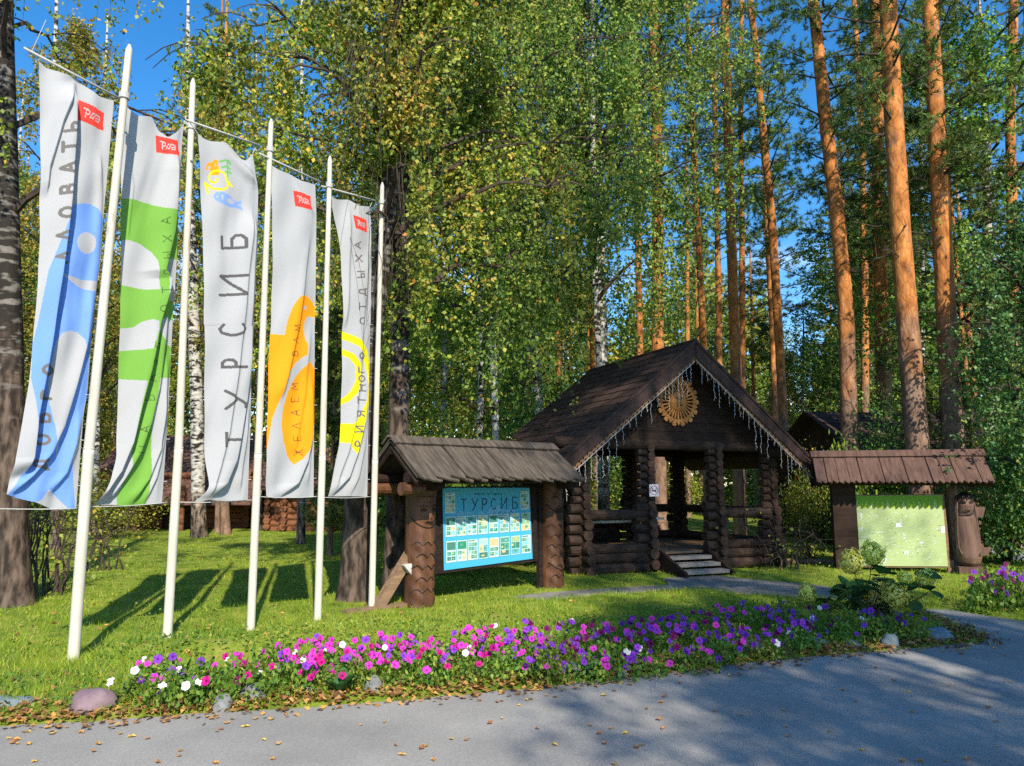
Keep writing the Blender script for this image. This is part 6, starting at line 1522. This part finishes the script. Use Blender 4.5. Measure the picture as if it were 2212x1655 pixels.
def broad_leaf(s, seed):
    n = 9; vs = []; 
    for i_ in range(n):
        t = i_ / (n - 1); wd = .42 * math.sin(math.pi * min(1, t * .93 + .05)) ** .75
        for j in (-1, 0, 1): vs.append((j * wd * s, t * s, (-.12 * t * t + (.06 if j else 0) + .01 * math.sin(i_ * 2 + j)) * s))
    fs = [(i_ * 3 + j, i_ * 3 + j + 1, i_ * 3 + j + 4, i_ * 3 + j + 3) for i_ in range(n - 1) for j in (0, 1)]
    me = bpy.data.meshes.new('leaf'); me.from_pydata(vs, [], fs); me.materials.append(MAT['bigleaf'])
    a = me.attributes.new('tint', 'FLOAT', 'FACE'); a.data.foreach_set('value', [.35 + .1 * ((seed + k) % 4) for k in range(len(fs))]); me.polygons.foreach_set('use_smooth', [True] * len(fs)); return me
BL = [broad_leaf(1.0, k) for k in range(3)]
for k, (u, v, pr) in enumerate(LV + [(u + rp_.uniform(-22, 22), v + rp_.uniform(-14, 14), pr * .9) for u, v, pr in LV]):
    q = A(u, v + 8, HP[1] + rp_.uniform(-.2, .25)) - np.array((HP[0], HP[1], .05)); o = obj('leaf', BL[k % 3], hy); o.location = q; s_ = pr * 1.7 / F * HP[1]; o.scale = (s_,) * 3
    o.rotation_euler = (rp_.uniform(-.4, .9), rp_.uniform(-.4, .4), rp_.uniform(0, 6.28))
    if k % 2 == 0: m = MB(); m.tube([(0, 0, -.05), tuple(q * (.6, .6, .5)), tuple(q)], [.006, .005, .003], 5); m.build('stem', MAT['twig'], hy)
# rosettes of broad weeds by the road edge
WD = [(735, 1498, .20, 'broad leaved weed at the road edge below the pink petunias'), (420, 1500, .17, 'dandelion rosette behind the leaf litter at the left'), (1150, 1462, .15, 'tall dandelion leaves where the sun meets the shade'), (1290, 1458, .13, 'dandelion tuft in front of the purple petunias'), (260, 1512, .12, 'low leafy weed beside the mauve stone')]
for k, (u, v, s0, lab) in enumerate(WD):
    p = G(u, v, .04); e = empty('weed_plant', tuple(p), 0, lab, 'weed')
    for j in range(9):
        o = obj('leaf', BL[j % 3], e); o.rotation_euler = (rp_.uniform(.25, 1.0), 0, j * .7 + rp_.uniform(-.2, .2)); s_ = s0 * rp_.uniform(.7, 1.2); o.scale = (s_ * .62, s_, s_)
# stones
def stone(u, v, wpx, hpx, col, lab, seed):
    p = G(u, v + hpx * .35, .03); k = p[1] / F; r = np.random.default_rng(seed); w_, h_ = wpx * k, hpx * k * 1.25
    m, t, b = None, None, None
    mat = STM[col]
    V = []; nu, nv = 28, 16
    ph = r.uniform(0, 6, 8)
    for j in range(nv + 1):
        th = math.pi * j / nv
        for i_ in range(nu):
            a = 2 * math.pi * i_ / nu; d = np.array((math.sin(th) * math.cos(a), math.sin(th) * math.sin(a), math.cos(th)))
            n_ = 1 + .10 * math.sin(d[0] * 3.2 + ph[0]) + .09 * math.sin(d[1] * 3.7 + ph[1] + d[2] * 2) + .06 * math.sin(d[0] * 6 + d[2] * 7 + ph[2]) + .03 * math.sin(d[1] * 13 + ph[3] + d[0] * 9)
            d = np.sign(d) * np.abs(d) ** .85
            V.append(d * n_ * (w_ / 2, w_ / 2 * .75, h_ / 2))
    mb = MB(); mb.add(V, [(j * nu + i_, (j + 1) * nu + i_, (j + 1) * nu + (i_ + 1) % nu, j * nu + (i_ + 1) % nu) for j in range(nv) for i_ in range(nu)])
    o = mb.build('stone', mat, None, True); o.location = (p[0], p[1], .03 - h_ * .03); o.rotation_euler = (0, 0, r.uniform(-.4, .4)); tag(o, lab, 'stone', 'stones edging the flower bed')
STM = {'mauve': noise_mat('mauve_stone', [(.3, (.14, .09, .11)), (.7, (.25, .18, .20))], 7, bump=.4), 'grey': noise_mat('grey_stone', [(.3, (.10, .105, .11)), (.7, (.25, .25, .25))], 9, bump=.5), 'blue': noise_mat('blue_grey_stone', [(.3, (.09, .13, .15)), (.7, (.19, .24, .26))], 8, bump=.4)}
for k, a in enumerate([(200, 1508, 112, 52, 'mauve', 'large smooth mauve stone at the left end of the road edge'), (18, 1512, 95, 26, 'blue', 'flat bluish stone cut by the left edge'), (480, 1514, 42, 36, 'grey', 'small grey stone, lower one of a pair in the leaf litter'), (545, 1492, 60, 46, 'grey', 'grey stone, upper one of a pair in the leaf litter'), (805, 1478, 44, 42, 'grey', 'upright grey stone below the pink petunias'), (665, 1490, 30, 20, 'grey', 'small pale stone between the weeds'), (1042, 1448, 44, 28, 'blue', 'half buried bluish stone where the shade begins'), (1228, 1440, 56, 34, 'grey', 'grey stone below the white petunias in the shade'), (1342, 1450, 26, 20, 'grey', 'small round grey stone in the shaded edge'), (1614, 1391, 66, 40, 'grey', 'speckled grey boulder in the shaded half of the bed'), (1765, 1385, 46, 24, 'blue', 'low bluish stone in the shaded green'), (1842, 1388, 34, 20, 'grey', 'pale flat stone left of the upright oval boulder'), (1921, 1380, 40, 36, 'blue', 'upright oval blue-grey boulder at the right end'), (2020, 1366, 70, 34, 'blue', 'broad pale bluish boulder at the tip of the bed'), (1545, 1416, 34, 14, 'grey', 'flat grey stone sunk in the clover')]):
    stone(*a, 600 + k)
for k, (u, v, w_, h_, lab) in enumerate([(2185, 1195, 62, 36, 'pale rock lying behind the carved figure'), (2155, 1188, 40, 30, 'smaller pale rock left of the one behind the carved figure')]):
    stone(u, v, w_, h_, 'grey', lab, 640 + k)
p = G(1790, 1222); m = MB(); m.tube([(-1.1, .1, .07), (1.0, -.1, .07)], .06, 10); o = m.build('fallen_log', MAT['boardface']); o.location = p; tag(o, 'thin pale log lying on the grass left of the map board', 'log')
print('verts', sum(len(m.vertices) for m in bpy.data.meshes))
